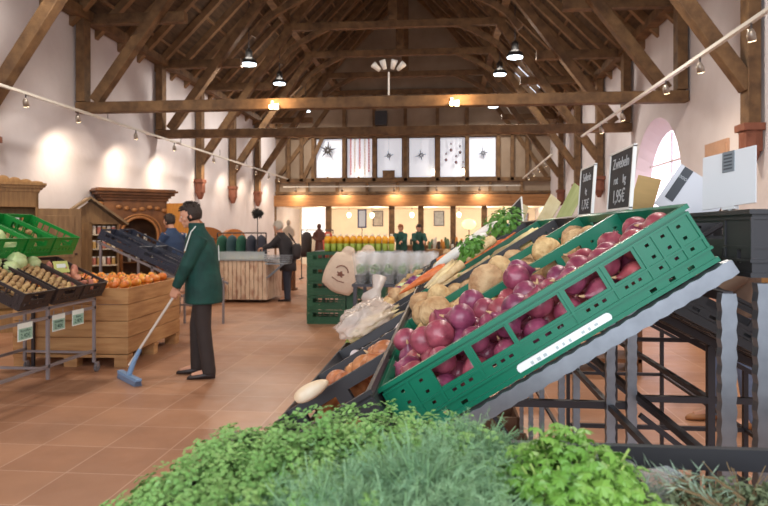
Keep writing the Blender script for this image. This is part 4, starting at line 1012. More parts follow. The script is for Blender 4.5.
# sloping rack of dark crates behind the pumpkins
sr = thing('sloping_rack', 'grey rack with dark crates sloping down to the right behind the pumpkins', 'display rack', (-4.02, 9.0, 0))
for y in (-.55, .55):
    for (x, z) in ((-.75, 1.3), (0, .98), (.62, .68)): m = MB(); m.bar((x, y, 0), (x, y, z-.03), .03, .03); m.build('leg', paintg, sr)
    m = MB(); m.bar((-.8, y, 1.29), (.7, y, .62), .03, .03); m.build('slope_rail', paintg, sr)
    for z in (.42, .7): m = MB(); m.bar((-.75, y, z), (.62, y, z), .025, .025); m.build('cross_bar', paintg, sr)
a_ = math.atan2(.67, 1.5)
for i in range(2):
    for j in range(2):
        M = Matrix.Translation((-4.80+i*.61*math.cos(a_)+.0, 8.42+.5*j, 1.335-i*.61*math.sin(a_))) @ Euler((0, a_, 0)).to_matrix().to_4x4()
        crate('napf', mat('blue black plastic crate', (48, 54, 70), .4), M, .6, .40, .14, 'blue black crate on the rack behind the pumpkins', 'dark crates on the rack behind the pumpkins')
# ---------------------------------------------------------------- people
def fuse(m, name, mt, parent, voxel, smooth=2):
    o = m.build(name, mt, None, smooth=True)
    md = o.modifiers.new('r', 'REMESH'); md.mode = 'VOXEL'; md.voxel_size = voxel; md.use_smooth_shade = True
    if smooth: s = o.modifiers.new('s', 'SMOOTH'); s.factor = .5; s.iterations = smooth
    dg = bpy.context.evaluated_depsgraph_get(); dg.update()
    me = bpy.data.meshes.new_from_object(o.evaluated_get(dg)); me.name = name
    if not len(me.materials): me.materials.append(mt)
    o.modifiers.clear(); o.data = me; o.parent = parent
    for p in me.polygons: p.use_smooth = True
    return o
def loft(m, secs, n=20):
    P = []
    for (c, rx, ry) in secs:
        for k in range(n): a = 2*math.pi*k/n; P.append((c[0]+rx*math.cos(a), c[1]+ry*math.sin(a), c[2]))
    F = [(i*n+k, i*n+(k+1) % n, (i+1)*n+(k+1) % n, (i+1)*n+k) for i in range(len(secs)-1) for k in range(n)]+[tuple(reversed(range(n))), tuple(range((len(secs)-1)*n, len(secs)*n))]
    m.add(P, F)
def hand(m, wrist, d, nrm, side, curl=.5, s=1.0):
    """palm + five fingers; d towards finger tips, nrm = palm side, side=+1: thumb on (d x nrm)"""
    w_ = Vector(wrist); d = Vector(d).normalized(); nrm = Vector(nrm); nrm = (nrm-d*nrm.dot(d)).normalized(); sd = d.cross(nrm)*side
    for k in range(4):
        y = (-.026+.0175*k)*s
        m.tube([w_+sd*y*.6, w_+d*.045*s+sd*y, w_+d*.085*s+sd*y], [.014*s, .0135*s, .0105*s], 8)
        p = w_+d*.085*s+sd*y; L = [.040, .046, .044, .034][3-k]*s; dd = d.copy(); pts = [p]; ax = d.cross(nrm)
        for j in range(3):
            dd = (Matrix.Rotation(-curl*(1+.25*j), 3, ax) @ dd) if (Matrix.Rotation(-curl, 3, ax) @ d).dot(nrm) > 0 else (Matrix.Rotation(curl*(1+.25*j), 3, ax) @ dd)
            p = p+dd*L*(.95, .7, .55)[j]; pts.append(p)
        m.tube(pts, [.0095*s, .009*s, .0082*s, .006*s], 8)
    p = w_+d*.02*s+sd*.022*s; t1 = (d*.5+sd*.8+nrm*.35).normalized(); t2 = (d*.85+sd*.1+nrm*.6).normalized()
    m.tube([p, p+t1*.035*s, p+t1*.035*s+t2*.032*s, p+t1*.035*s+t2*.052*s], [.014*s, .011*s, .0098*s, .006*s], 8)
def head(m, c, yaw, pitch, s=1.0):
    M = Matrix.Translation(c) @ Euler((pitch, 0, yaw)).to_matrix().to_4x4()
    old = m.m; m.m = old @ M
    m.blob((0, 0, .012*s), (.076*s, .096*s, .108*s), 24, 18, lambda d: 1-.06*max(0, -d.z)*abs(d.x))
    m.blob((0, .03*s, -.052*s), (.052*s, .062*s, .058*s), 16, 10)       # jaw
    m.blob((0, .078*s, -.085*s), (.022*s, .018*s, .018*s), 10, 8)       # chin
    m.tube([(0, .088*s, .022*s), (0, .104*s, -.008*s), (0, .112*s, -.022*s), (0, .098*s, -.032*s)], [.009*s, .012*s, .014*s, .008*s], 8)  # nose
    m.blob((0, .09*s, -.052*s), (.024*s, .011*s, .007*s), 10, 6); m.blob((0, .088*s, -.063*s), (.02*s, .011*s, .007*s), 10, 6)
    for q in (-1, 1):
        m.blob((q*.031*s, .083*s, .03*s), (.024*s, .012*s, .008*s), 10, 6)   # brow
        m.blob((q*.042*s, .062*s, -.018*s), (.024*s, .024*s, .02*s), 10, 6)  # cheek
        m.blob((q*.078*s, -.002*s, -.002*s), (.009*s, .018*s, .03*s), 10, 8) # ear
    m.m = old
    return M
def hair(M, par, mt, s=1.0, long=0, seed=1, bun=0):
    m = MB(); m.m = M
    rg = random.Random(seed)
    def f(d):
        k = 1.0+.06*noise.noise(d*5+Vector((seed, 0, 0)))
        if d.y > .45 and d.z < .42: k *= .74
        elif d.z < -.75-long: k *= .85
        return k
    m.blob((0, -.012*s, .026*s), (.089*s, .108*s, .112*s), 26, 20, f)
    for i in range(70):
        a = rg.uniform(0, 6.28); t = rg.uniform(0, 1.25); d = Vector((math.sin(t)*math.cos(a), math.sin(t)*math.sin(a), math.cos(t)))
        if d.y > .6 and d.z < .4: continue
        p = Vector((d.x*.085*s, -.012*s+d.y*.104*s, .026*s+d.z*.108*s)); q = (d+Vector((rg.uniform(-.6, .6), rg.uniform(-.3, .8), rg.uniform(-.5, .1)))).normalized()
        m.tube([p-q*.008, p+q*.012*s, p+q*.026*s-Vector((0, 0, .006))], [.010*s, .008*s, .002*s], 5)
    if long: m.blob((0, -.06*s, -.06*s), (.075*s, .05*s, .11*s+long*.06), 14, 10)
    return m.build('hair', mt, par, smooth=True)
def person(name, label, loc, rz, P, jacket, trousers, shoes_m, hairm, s=1.0, voxel=.008, longhair=0, jl=.10, jw=1, collar=False, skirt=None, cat='person', hair_seed=1, curl=(.5, .5)):
    """P: joint dict in the local frame, facing +Y; l = -X side"""
    o = thing(name, label, cat, loc, rz)
    J = {k: Vector(v) for k, v in P.items() if k not in ('yaw', 'pitch', 'hdl', 'hdr')}
    c_h, c_c, c_n = J['hip'], J['chest'], J['neck']
    def mid(t, a, b): return a.lerp(b, t)
    b = MB()
    loft(b, [(c_h-Vector((0, 0, .09)), .10*s, .08*s), (c_h, .145*s, .10*s), (mid(.45, c_h, c_c), .12*s, .085*s), (c_c, .15*s, .095*s), (mid(.7, c_c, c_n), .13*s, .075*s), (mid(.9, c_c, c_n), .07*s, .06*s), (c_n, .052*s, .056*s), (c_n+(J['head']-c_n)*.6, .052*s, .058*s)])
    for q in 'lr':
        b.tube([J['sh'+q], mid(.5, J['sh'+q], J['el'+q]), J['el'+q], mid(.4, J['el'+q], J['wr'+q]), J['wr'+q]], [.048*s, .044*s, .036*s, .036*s, .024*s], 12)
        b.tube([J['hi'+q], mid(.5, J['hi'+q], J['kn'+q]), J['kn'+q], mid(.35, J['kn'+q], J['an'+q]), J['an'+q]], [.078*s, .066*s, .05*s, .05*s, .033*s], 12)
        b.tube([J['an'+q]+Vector((0, 0, -.02)), J['an'+q].lerp(J['to'+q], .5)+Vector((0, 0, -.01)), J['to'+q]], [.036*s, .034*s, .026*s], 10)
        hd, hn = P['hd'+q]; hand(b, J['wr'+q]+Vector(hd).normalized()*-.005, hd, hn, 1 if q == 'l' else -1, curl[0 if q == 'l' else 1], s)
    M = head(b, J['head'], P['yaw'], P['pitch'], s)
    fuse(b, 'body', skin, o, voxel, 1)
    for q in (-1, 1):
        m = MB(); m.m = M; m.blob((q*.031*s, .086*s, .012*s), (.012*s, .0075*s, .008*s), 10, 8); m.blob((q*.031*s, .0915*s, .012*s), (.0055*s, .003*s, .0055*s), 8, 6, mi=1)
        m.build('eye', [mat('eye white', (226, 220, 214), .3), mat('dark iris', (40, 28, 20), .3)], o, smooth=True)
    hair(M, o, hairm, s, longhair, hair_seed)
    # jacket
    j = MB()
    loft(j, [(c_h+Vector((0, 0, -jl*s)), .20*s*jw, .17*s*jw), (c_h+Vector((0, 0, -.02)), .20*s*jw, .17*s*jw), (mid(.4, c_h, c_c), .185*s*jw, .15*s*jw), (c_c, .20*s, .15*s*jw), (mid(.55, c_c, c_n), .185*s, .13*s*jw), (mid(.85, c_c, c_n), .12*s, .10*s), (c_n+Vector((0, 0, .0)), .085*s, .085*s), (c_n+(J['head']-c_n)*.18+Vector((0, 0, .01)), .078*s, .08*s)]+([(c_n+(J['head']-c_n)*.42+Vector((0, -.012, .012)), .082*s, .086*s)] if collar else []), 24)
    for q in 'lr':
        j.tube([J['sh'+q]*1.0, mid(.25, J['sh'+q], J['el'+q]), mid(.6, J['sh'+q], J['el'+q]), J['el'+q], mid(.5, J['el'+q], J['wr'+q]), mid(.93, J['el'+q], J['wr'+q])], [.078*s, .078*s, .07*s, .064*s, .056*s, .046*s], 16)
    jk = fuse(j, 'jacket', jacket, o, .011, 3)
    # trousers
    t = MB()
    loft(t, [(c_h+Vector((0, 0, -.12*s)), .16*s, .12*s), (c_h+Vector((0, 0, .0)), .165*s, .125*s), (c_h+Vector((0, 0, .06)), .15*s, .11*s)])
    for q in 'lr':
        t.tube([J['hi'+q]+Vector((0, 0, .02)), mid(.4, J['hi'+q], J['kn'+q]), J['kn'+q], mid(.4, J['kn'+q], J['an'+q]), J['an'+q]+Vector((0, 0, .0)), J['an'+q]+Vector((0, 0, -.035))], [.098*s, .09*s, .074*s, .070*s, .066*s, .066*s], 16)
    fuse(t, 'trousers', trousers, o, .011, 2)
    for q in 'lr':
        m = MB(); a = J['an'+q]; e = J['to'+q]; dv = Vector((e.x-a.x, e.y-a.y, 0)).normalized()
        g = Vector((a.x, a.y, 0))-dv*.06*s
        L = .27*s
        sec = [(0, .030, .10), (.08, .036, .105), (.25, .038, .09), (.45, .042, .07), (.68, .046, .052), (.88, .040, .040), (.97, .024, .028), (1, .01, .015)]
        sdv = Vector((-dv.y, dv.x, 0)); Pn = []
        for (u, wd_, h) in sec:
            for k in range(12):
                an = 2*math.pi*k/12; Pn.append(g+dv*L*u+sdv*wd_*s*math.cos(an)+Vector((0, 0, max(.002, h*s*.5*(1+math.sin(an))))))
        m.add(Pn, [(i*12+k, i*12+(k+1) % 12, (i+1)*12+(k+1) % 12, (i+1)*12+k) for i in range(len(sec)-1) for k in range(12)]+[tuple(reversed(range(12))), tuple(range(84, 96))])
        m.build('shoe', shoes_m, o, smooth=True)
    return o, J, M, jk
gj = mat('dark green work jacket', (18, 74, 66), .75, rgb2=(10, 54, 50), scale=9, bump=.3, bscale=12)
bt = mat('black brown trousers', (52, 42, 40), .8, bump=.3, bscale=14, var=.2, scale=6)
bs = mat('dark leather shoe', (52, 42, 42), .45, var=.3)
MAN = dict(hip=(0, 0, .93), chest=(0, .02, 1.24), neck=(0, .06, 1.45), head=(0, .13, 1.59), yaw=R(12), pitch=R(-16),
    shl=(-.165, .0, 1.385), shr=(.165, .0, 1.385), ell=(-.225, .12, 1.11), elr=(.21, .10, 1.10), wrl=(-.17, .235, .885), wrr=(.16, .20, .90),
    hdl=((.10, .30, -.95), (.95, -.15, .15)), hdr=((-.35, .2, -.9), (-.75, .1, .3)),
    hil=(-.09, 0, .90), hir=(.09, 0, .90), knl=(-.10, -.015, .49), knr=(.11, .09, .50), anl=(-.11, -.07, .085), anr=(.12, .09, .085), tol=(-.12, .09, .035), tor=(.13, .26, .035))
mo, mJ, mM, mjk = person('person', 'person in a dark green jacket and black trousers looking down and sweeping', (-2.37, 6.10, 0), R(100), MAN, gj, bt, bs, hairb, 1.0, .0065, curl=(.95, .9), jl=.20, jw=1.06, collar=True)
# white piping along the shoulder and sleeve
m = MB()
wm = mat('white piping', (226, 232, 228), .6)
m.tube([(-.10, .06, 1.485), (-.17, .09, 1.43), (-.225, .10, 1.36), (-.268, .125, 1.25)], .0055, 6)
m.build('piping', wm, mo)
m = MB(); m.tube([(.02, .175, 1.42), (.02, .182, 1.30), (.015, .178, 1.15), (.012, .178, 1.0)], .004, 6); m.build('zip', wm, mo)
m = MB(); m.tube([(-.10, -.16, 1.30), (-.105, -.165, 1.15)], .004, 6); m.build('piping', wm, mo)
# broom: handle runs from the hand to the blue head
bh = thing('broom', 'long handled broom with a light shaft and a blue head, held by the sweeping person', 'broom', (-2.99, 5.80, 0), R(-44))
Mi = bh.matrix_basis.inverted() if False else (Matrix.Translation(bh.location) @ Euler(bh.rotation_euler).to_matrix().to_4x4()).inverted()
Mp = Matrix.Translation(mo.location) @ Euler(mo.rotation_euler).to_matrix().to_4x4()
hp = Mi @ (Mp @ Vector((-.14, .25, .82))); top = hp+(hp-Vector((0, 0, .12))).normalized()*.32
m = MB(); m.tube([(0, 0, .16), hp, top], .0125, 10); m.build('handle', mat('pale broom shaft', (206, 196, 186), .5), bh)
m = MB(); m.tube([(0, 0, .07), hp*.10+Vector((0, 0, .11)), hp*.24+Vector((0, 0, .115))], [.026, .024, .018], 10); m.build('socket', mat('blue broom plastic', (120, 152, 190), .45), bh)
m = MB(); m.box((0, 0, .062), (.52, .055, .024)); m.box((0, 0, .052), (.50, .065, .010)); m.build('head_block', mat('blue broom plastic', (88, 122, 168)), bh, bevel=.008)
m = MB()
for i in range(44):
    for j in range(5): m.tube([(-.24+i*.0111, -.025+j*.0125, .05), (-.244+i*.0113, -.032+j*.016, .002)], [.0035, .0025], 3)
m.build('bristles', mat('grey blue bristle', (120, 134, 160), .7), bh)
# woman at the counter
wj = mat('dark charcoal coat', (52, 48, 52), .8, bump=.3, bscale=12, var=.25)
WOM = dict(hip=(0, 0, .90), chest=(0, .07, 1.20), neck=(0, .15, 1.37), head=(0, .215, 1.50), yaw=0, pitch=R(-24),
    shl=(-.15, .11, 1.31), shr=(.15, .11, 1.31), ell=(-.19, .30, 1.13), elr=(.19, .30, 1.13), wrl=(-.11, .50, 1.09), wrr=(.10, .52, 1.10),
    hdl=((.1, .9, -.2), (0, -.1, -1)), hdr=((-.1, .9, -.2), (0, -.1, -1)),
    hil=(-.08, 0, .87), hir=(.08, 0, .87), knl=(-.08, .0, .47), knr=(.09, .05, .47), anl=(-.09, -.03, .085), anr=(.09, .05, .085), tol=(-.1, .13, .035), tor=(.1, .20, .035))
wo, wJ, wM, wjk = person('person', 'grey haired person in a dark coat leaning over the counter with a shoulder bag', (-3.17, 12.72, 0), R(80), WOM, wj, mat('dark blue trousers', (46, 48, 60), .8), bs, hairg, .98, .009, hair_seed=3)
sk = MB(); loft(sk, [((0, 0, .62), .19, .17), ((0, 0, .75), .19, .165), ((0, 0, .90), .17, .14)]); sk.build('coat_hem', wj, wo, smooth=True)
bag = thing('shoulder_bag', 'dark bag hanging at the back of the grey haired person', 'bag', (-2.96, 12.6, 1.02), R(10))
m = MB(); m.blob((0, 0, 0), (.09, .14, .16), 16, 10, lambda d: 1/max(abs(d.x), abs(d.y), abs(d.z))**.6); m.build('pouch', mat('dark bag cloth', (46, 40, 42), .7), bag, smooth=True)
m = MB(); m.tube([(0, -.1, .12), (-.10, -.08, .30), (-.16, .0, .36), (-.12, .1, .26), (0, .1, .12)], .012, 6); m.build('strap', mat('dark bag cloth', (46, 40, 42)), bag)
# person in blue behind the sweeping person
B1 = dict(MAN); B1.update(wrl=(-.2, .22, .95), wrr=(.15, .30, 1.0), pitch=R(-10))
person('person', 'person in a dark blue top partly hidden behind the sweeping person', (-4.52, 10.3, 0), R(60), B1, mat('dark blue top', (44, 66, 100), .8, var=.2), mat('grey trousers', (92, 88, 90), .8), bs, hairb, .97, .01, hair_seed=5)
B2 = dict(WOM); B2.update(head=(0, .10, 1.50), neck=(0, .06, 1.37), chest=(0, .02, 1.2))
person('person', 'auburn haired person with a pale blue scarf behind the counter', (-4.55, 11.7, 0), R(120), B2, mat('light brown jumper', (160, 118, 84), .8), mat('grey trousers', (92, 88, 90)), bs, hairr, 1.0, .01, longhair=.5, hair_seed=7)
# two people in green far away
for i, (x, y, rz, lb, hm, s_) in enumerate(((-1.35, 20.2, 170, 'person in a dark green top far down the hall, the left one of a pair', hairr, .96), (-.82, 20.4, 190, 'person in a dark green top far down the hall, the right one of a pair', hairb, 1.0))):
    person('person', lb, (x, y, 0), R(rz), B2, mat('bottle green top', (34, 82, 72), .8, var=.2), mat('dark apron', (40, 44, 44), .8), bs, hm, s_, .013, hair_seed=9+i)
# customer seen through the rear rack
B3 = dict(MAN); B3.update(head=(0, .24, 1.59), neck=(0, .12, 1.45), chest=(0, .04, 1.24), wrl=(-.2, .25, 1.0), wrr=(.2, .25, 1.0), pitch=R(-4), yaw=R(30))
person('person', 'brown haired customer in blue jeans and brown shoes behind the rear rack', (2.17, 4.95, 0), R(95), B3, mat('brown jacket', (96, 76, 62), .8), mat('blue jeans', (104, 118, 146), .8, var=.25, scale=20), mat('brown leather shoe', (150, 98, 56), .5), mat('chestnut hair', (104, 66, 42), .6, bump=.5, bscale=60), 1.09, .009, longhair=.6, hair_seed=11)
# ---------------------------------------------------------------- middle and back of the hall
# stall with green crates, bottles on top
stall = thing('stall_table', 'stall table behind the green mesh crates, carrying the bottles', 'table', (-1.45, 10.55, 0))
m = MB(); m.b2(-.7, .75, -.45, .5, 1.06, 1.1); m.build('table_top', darkst, stall)
for x in (-.65, .7):
    for y in (-.4, .45): m = MB(); m.b2(x-.025, x+.025, y-.025, y+.025, 0, 1.06); m.build('leg', darkst, stall)
mesh_g = mat('dark green mesh crate', (30, 84, 50), .45)
for i in range(5):
    for j in range(2):
        crate('napf', mesh_g, Matrix.Translation((-2.11+.62*j, 9.66, .222*i)), .6, .4, .215, 'dark green crate, %s, in the %s stack below the bottles' % (('at the bottom', 'second from the bottom', 'in the middle', 'fourth from the bottom', 'on top')[i], ('outer', 'inner')[j]), 'stacked dark green crates')
bm_ = [mat('orange juice', (244, 176, 44), .25, coat=.5), mat('green bottle label', (146, 164, 62), .45), mat('white screw cap', (228, 222, 206), .4), mat('green black bottle base', (60, 90, 30), .4)]
for j in range(2):
    for i in range(11):
        m = MB(); m.lathe([(.040, 0), (.046, .01), (.046, .13)], n=12); q = m.build('juice_bottle', bm_[1], smooth=True)
        q.location = (-1.90+.105*i, 10.24+.12*j, 1.101); tag(q, 'bottle of green base and orange top, %s row on the stall table' % ('front', 'back')[j], 'bottle', 'bottles in the %s row on the stall' % ('front', 'back')[j])
        n_ = MB(); n_.lathe([(.0455, .13), (.0455, .21), (.036, .235), (.024, .25)], n=12); n_.build('orange_band', bm_[0], q, smooth=True)
        n_ = MB(); n_.lathe([(.018, .25), (.018, .285)], n=10); n_.build('cap', bm_[2], q, smooth=True)
# cloth sacks with a printed emblem
sackm = mat('unbleached cloth', (222, 202, 182), .9, bump=.5, bscale=14, var=.08, scale=5)
for i, (x, z, rz, tl, lb, sc_) in enumerate(((-1.50, .80, 4, 26, 'cream cloth bag with a brown round print, tied in front of the green crates', 1), (-1.20, .84, -8, 24, 'cream cloth bag half hidden behind the printed one', .92))):
    o = thing('cloth_bag', lb, 'bag', (x, 9.34+.15*i, z), (0, R(tl), R(rz)))
    m = MB(); m.blob((0, 0, 0), (.27*sc_, .09, .30*sc_), 24, 16, lambda d: (1+.05*noise.noise(d*3+Vector((i, 0, 0))))/max(abs(d.x), abs(d.z), .62)**.5)
    m.blob((-.06, 0, .33*sc_), (.10, .05, .09), 14, 8, lambda d: 1+.2*noise.noise(d*4)); m.blob((.14, .0, .30*sc_), (.09, .05, .07), 12, 8)
    fuse(m, 'sack', sackm, o, .014, 3)
    m = MB(); m.tube([(-.06, .0, .30), (-.02, .2, .24), (.0, .42 if i == 0 else .2, .2)], .012, 6); m.build('tie_string', sackm, o)
    if i == 0:
        m = MB(); pts = [(-.02+.10*math.cos(R(a)), -.115, .02+.10*math.sin(R(a))) for a in range(20, 165, 12)]; m.tube(pts, .009, 6)
        m.blob((-.02, -.11, -.01), (.055, .015, .04), 12, 8, lambda d: 1+.3*math.sin(5*math.atan2(d.z, d.x))); m.tube([(-.12, -.105, -.1), (-.02, -.115, -.115), (.08, -.108, -.1)], .008, 6); m.build('round_print', mat('brown bag print', (130, 88, 74), .8), o)
# pots of herbs in clear sleeves
ht = thing('herb_pot_table', 'dark table carrying the herb pots in clear sleeves', 'table', (-.55, 7.3, 0))
m = MB(); m.b2(-.45, .5, -.45, .5, .83, .86); m.build('table_top', darkst, ht)
for x in (-.42, .46):
    for y in (-.4, .46): m = MB(); m.b2(x-.02, x+.02, y-.02, y+.02, 0, .83); m.build('leg', darkst, ht)
slv = mat('clear sleeve', (240, 242, 244), .1, alpha=.22, spec=.8)
for j in range(4):
    for i in range(6):
        x = -.92+.155*i; y = 6.95+.21*j; z = .861
        m = MB(); m.lathe([(.045, 0), (.058, .09), (.058, .095), (.05, .095)], n=12); q = m.build('herb_pot', mat('black nursery pot', (44, 40, 40), .6), smooth=False); q.location = (x, y, z)
        tag(q, 'potted green herb in a clear plastic sleeve, row %s from the viewer' % ('one', 'two', 'three', 'four')[j], 'potted herb', 'potted herbs row %s' % ('one', 'two', 'three', 'four')[j])
        m = leaf_cluster('f', (0, 0, .16), 60, (.055, .055, .07), .016, m_leaf, seed=i*7+j); m.build('foliage', mat('basil leaf', (92, 140, 62), .5), q)
        m = MB(); n = 14; P = []
        for (r_, zz) in ((.06, .0), (.065, .12), (.085, .26), (.095, .33)):
            for k in range(n): a = 2*math.pi*k/n; rr = r_*(1+.08*math.sin(3*a+i)); P.append((rr*math.cos(a), rr*math.sin(a), zz+(.02*math.sin(4*a+j) if zz > .3 else 0)))
        m.add(P, [(a*n+k, a*n+(k+1) % n, (a+1)*n+(k+1) % n, (a+1)*n+k) for a in range(3) for k in range(n)]); m.build('sleeve', slv, q, smooth=True)
# plastic bag lying over the trays
pbm = mat('milky plastic bag', (232, 216, 206), .25, alpha=.5, bump=.6, bscale=20, spec=.7)
o = thing('plastic_bag', 'crumpled milky plastic bag lying over the black trays in front of the celery roots', 'bag', rk(-.17, 1.16, .165), (0, -PHI*.8, R(10)))
m = MB(); m.blob((0, 0, 0), (.105, .22, .05), 40, 26, lambda d: 1+.22*noise.noise(d*3.2)+.12*noise.noise(d*8+Vector((3, 0, 0)))+.05*noise.noise(d*17)); m.build('film', pbm, o, smooth=True)
m = MB(); m.tube([(.05, .15, .03), (.09, .2, .05), (.12, .22, .09)], [.04, .018, .03], 10); m.build('knot', pbm, o, smooth=True)
# counter with birch front
ct = thing('sales_counter', 'sales counter with a pale birch log front and a glass top', 'counter', (-4.55, 12.35, 0))
birch = mat('birch board', (214, 188, 162), .7, rgb2=(150, 84, 62), scale=5, stretch=(2.5, 2.5, 1), vmix=.36)
n = 12
for i in range(n):
    x0 = i*1.05/n; m = MB(); m.b2(x0, x0+1.05/n-.008, -.02, .01, .06, .84); m.build('front_board', birch, ct, bevel=.008)
for i in range(9):
    y0 = .03+i*.12; m = MB(); m.b2(1.03, 1.06, y0, y0+.112, .06, .84); m.build('side_board', birch, ct, bevel=.008)
m = MB(); m.b2(0, 1.03, .01, 1.15, .05, .8); m.build('carcass', brownw, ct)
m = MB(); m.b2(-.03, 1.1, -.05, 1.2, .84, .87); m.build('counter_top', mat('grey glass counter top', (150, 156, 158), .12, spec=.8), ct)
m = MB(); m.plate((.05, 0, .871), (1, 0, 0), (0, 0, 1), (0, 1, 0), (0, .95), (0, .14), .006, []); m.b2(.05, 1.0, 0, .4, 1.01, 1.016); m.build('glass_guard', mat('glass guard', (210, 222, 226), .08, alpha=.35), ct)
for i in range(5):
    q = MB(); q.box((0, 0, .02), (.12, .16, .04)); q.box((0, 0, .045), (.09, .12, .02)); w_ = q.build('cheese_block', mat('yellow cheese', (232, 206, 120), .5, rvar=.2), bevel=.008); w_.location = (-4.4+.17*i, 12.75, .871); tag(w_, 'yellow cheese block laid out on the glass counter', 'cheese', 'cheese blocks on the counter')
    q = MB(); q.box((0, 0, .06), (.1, .003, .07)); q.box((0, .01, .012), (.06, .03, .02)); w_ = q.build('price_card', paper); w_.location = (-4.35+.19*i, 12.5, .871); tag(w_, 'small white price card standing on the glass counter', 'price card', 'price cards on the counter')
# wire basket beside the counter
m = MB(); m.b2(1.06, 1.45, -.20, .12, .775, .79); m.bar((1.06, -.1, .5), (1.38, -.1, .775), .02, .02); m.bar((1.06, .05, .5), (1.38, .05, .775), .02, .02); m.build('side_shelf', steel, ct)
m = MB()
for z, e in ((.0, -.02), (.04, -.01), (.08, 0), (.12, .01), (.155, .015)):
    a, b = .25+e, .15+e; m.tube([(-a, -b, z), (a, -b, z), (a, b, z), (-a, b, z), (-a, -b, z)], .005, 5)
for i in range(11):
    x = -.23+i*.046
    m.tube([(x*1.06, -.165, .155), (x, -.13, 0), (x, .13, 0), (x*1.06, .165, .155)], .003, 4)
q = m.build('wire_basket', steel); q.location = (-3.26, 12.31, .793); tag(q, 'steel wire basket on the shelf at the end of the birch counter', 'basket')
# clothes rail behind the counter
def rail(name, label, loc, rz, L, h, cols):
    o = thing(name, label, 'clothes rail', loc, R(rz))
    m = MB(); m.tube([(-L/2, 0, h), (L/2, 0, h)], .015, 8); m.build('rail', darkst, o)
    for x in (-L/2, L/2):
        m = MB(); m.tube([(x, 0, .02), (x, 0, h)], .015, 8); m.build('pole', darkst, o); m = MB(); m.b2(x-.02, x+.02, -.25, .25, 0, .03); m.build('foot', darkst, o)
    M = Matrix.Translation(loc) @ Euler((0, 0, R(rz))).to_matrix().to_4x4()
    n = len(cols)
    for i, (nm, cm, lb) in enumerate(cols):
        m = MB(); w_ = L/n*.8; P = []
        for k, (zz, a, b) in enumerate(((-.75, .5, .11), (-.5, .5, .1), (-.15, .46, .09), (-.04, .36, .05), (0, .08, .03))): P.append(((0, 0, zz), w_*a*1.05, b+.015*math.sin(k)))
        loft(m, P, 16); q = m.build(nm, cm, smooth=True); q.matrix_world = M @ Matrix.Translation((-L/2+L*(i+.5)/n, 0, h-.05)) @ Euler((0, 0, R(70))).to_matrix().to_4x4() @ Matrix.Scale(2.0, 4, (1, 0, 0)); tag(q, lb, 'clothes', 'garments on the clothes rails')
        s = MB(); s.tube([(0, 0, 0), (0, 0, .03), (.01, 0, .06)], .005, 5); s.build('hanger_hook', steel, q)
tg, tt, td = mat('green garment', (38, 92, 74), .8, var=.2), mat('teal garment', (52, 84, 92), .8, var=.2), mat('slate garment', (58, 62, 76), .8, var=.2)
rail('clothes_rail', 'clothes rail with green and slate garments behind the counter', (-4.75, 14.6, 0), 5, 1.15, 1.38, [('hanging_garment', c, 'hanging %s garment on the rail behind the counter, %s from its outer end' % (nm, od)) for c, nm, od in ((tg, 'green', 'first'), (tt, 'teal', 'second'), (tg, 'green', 'third'), (td, 'slate grey', 'fourth'), (td, 'slate grey', 'fifth'))])
rdm = mat('coral red cloth', (206, 92, 72), .8, var=.15); crm = mat('cream cloth', (214, 200, 176), .8); dkm = mat('dark cloth', (56, 48, 48), .8)
rail('clothes_rail', 'clothes rail with a coral red cloth in front of the bright back room', (-3.75, 18.6, 0), 0, .95, 1.45, [('hanging_garment', c, 'hanging %s cloth on the far rail' % nm) for c, nm in ((dkm, 'dark'), (crm, 'cream'), (rdm, 'coral red'))])
# round black ball plant on a stake, behind the counter
o = thing('ball_topiary', 'round black leafy ball on a slim stake beyond the counter', 'plant', (-4.25, 14.2, 0))
m = leaf_cluster('b', (0, 0, 1.83), 300, (.14, .14, .13), .032, black, seed=5); m.blob((0, 0, 1.83), (.09, .09, .08), 12, 8); m.build('foliage', mat('black leaf', (40, 40, 40), .6), o)
m = MB(); m.tube([(0, 0, .03), (0, 0, 1.75)], .012, 6); m.build('stake', darkst, o); m = MB(); m.lathe([(.18, 0), (.18, .03), (.02, .05)], n=16); m.build('base', darkst, o)
# curved headboards / wooden furniture along the left wall farther back
for i, (x, y, w_, h_, lb) in enumerate(((-5.9, 15.3, .85, 1.5, 'orange brown wooden chest with a curved top along the left wall'), (-6.2, 18.4, .6, 1.45, 'smaller orange brown chest with a curved top farther along the left wall'))):
    o = thing('wooden_chest', lb, 'cabinet', (x, y, 0), R(30)); mt = mat('orange brown wood', (168, 104, 48))
    m = MB(); m.b2(-w_/2, w_/2, 0, .5, 0, h_-.25); m.build('carcass', mt, o, bevel=.01)
    m = MB(); n = 14
    for k in range(n):
        a0, a1 = math.pi*k/n, math.pi*(k+1)/n; P = [(-w_/2*math.cos(a0)*1.06, h_-.25+.28*math.sin(a0)), (-w_/2*math.cos(a1)*1.06, h_-.25+.28*math.sin(a1))]
        m.add([(P[0][0], -.03, h_-.26), (P[1][0], -.03, h_-.26), (P[1][0], -.03, P[1][1]), (P[0][0], -.03, P[0][1]), (P[0][0], .5, h_-.26), (P[1][0], .5, h_-.26), (P[1][0], .5, P[1][1]), (P[0][0], .5, P[0][1])], [(0, 1, 2, 3), (7, 6, 5, 4), (3, 2, 6, 7), (0, 4, 5, 1)])
    m.build('curved_top', mt, o)
    for s in (-1, 1): m = MB(); m.b2(.03*s if s > 0 else -w_/2+.04, w_/2-.04 if s > 0 else -.03, -.025, 0, .1, h_-.32); q = m.build('door', mt, o, bevel=.006); k2 = MB(); k2.blob((s*.07, -.04, .7), (.02, .02, .02)); k2.build('knob', steel, q)
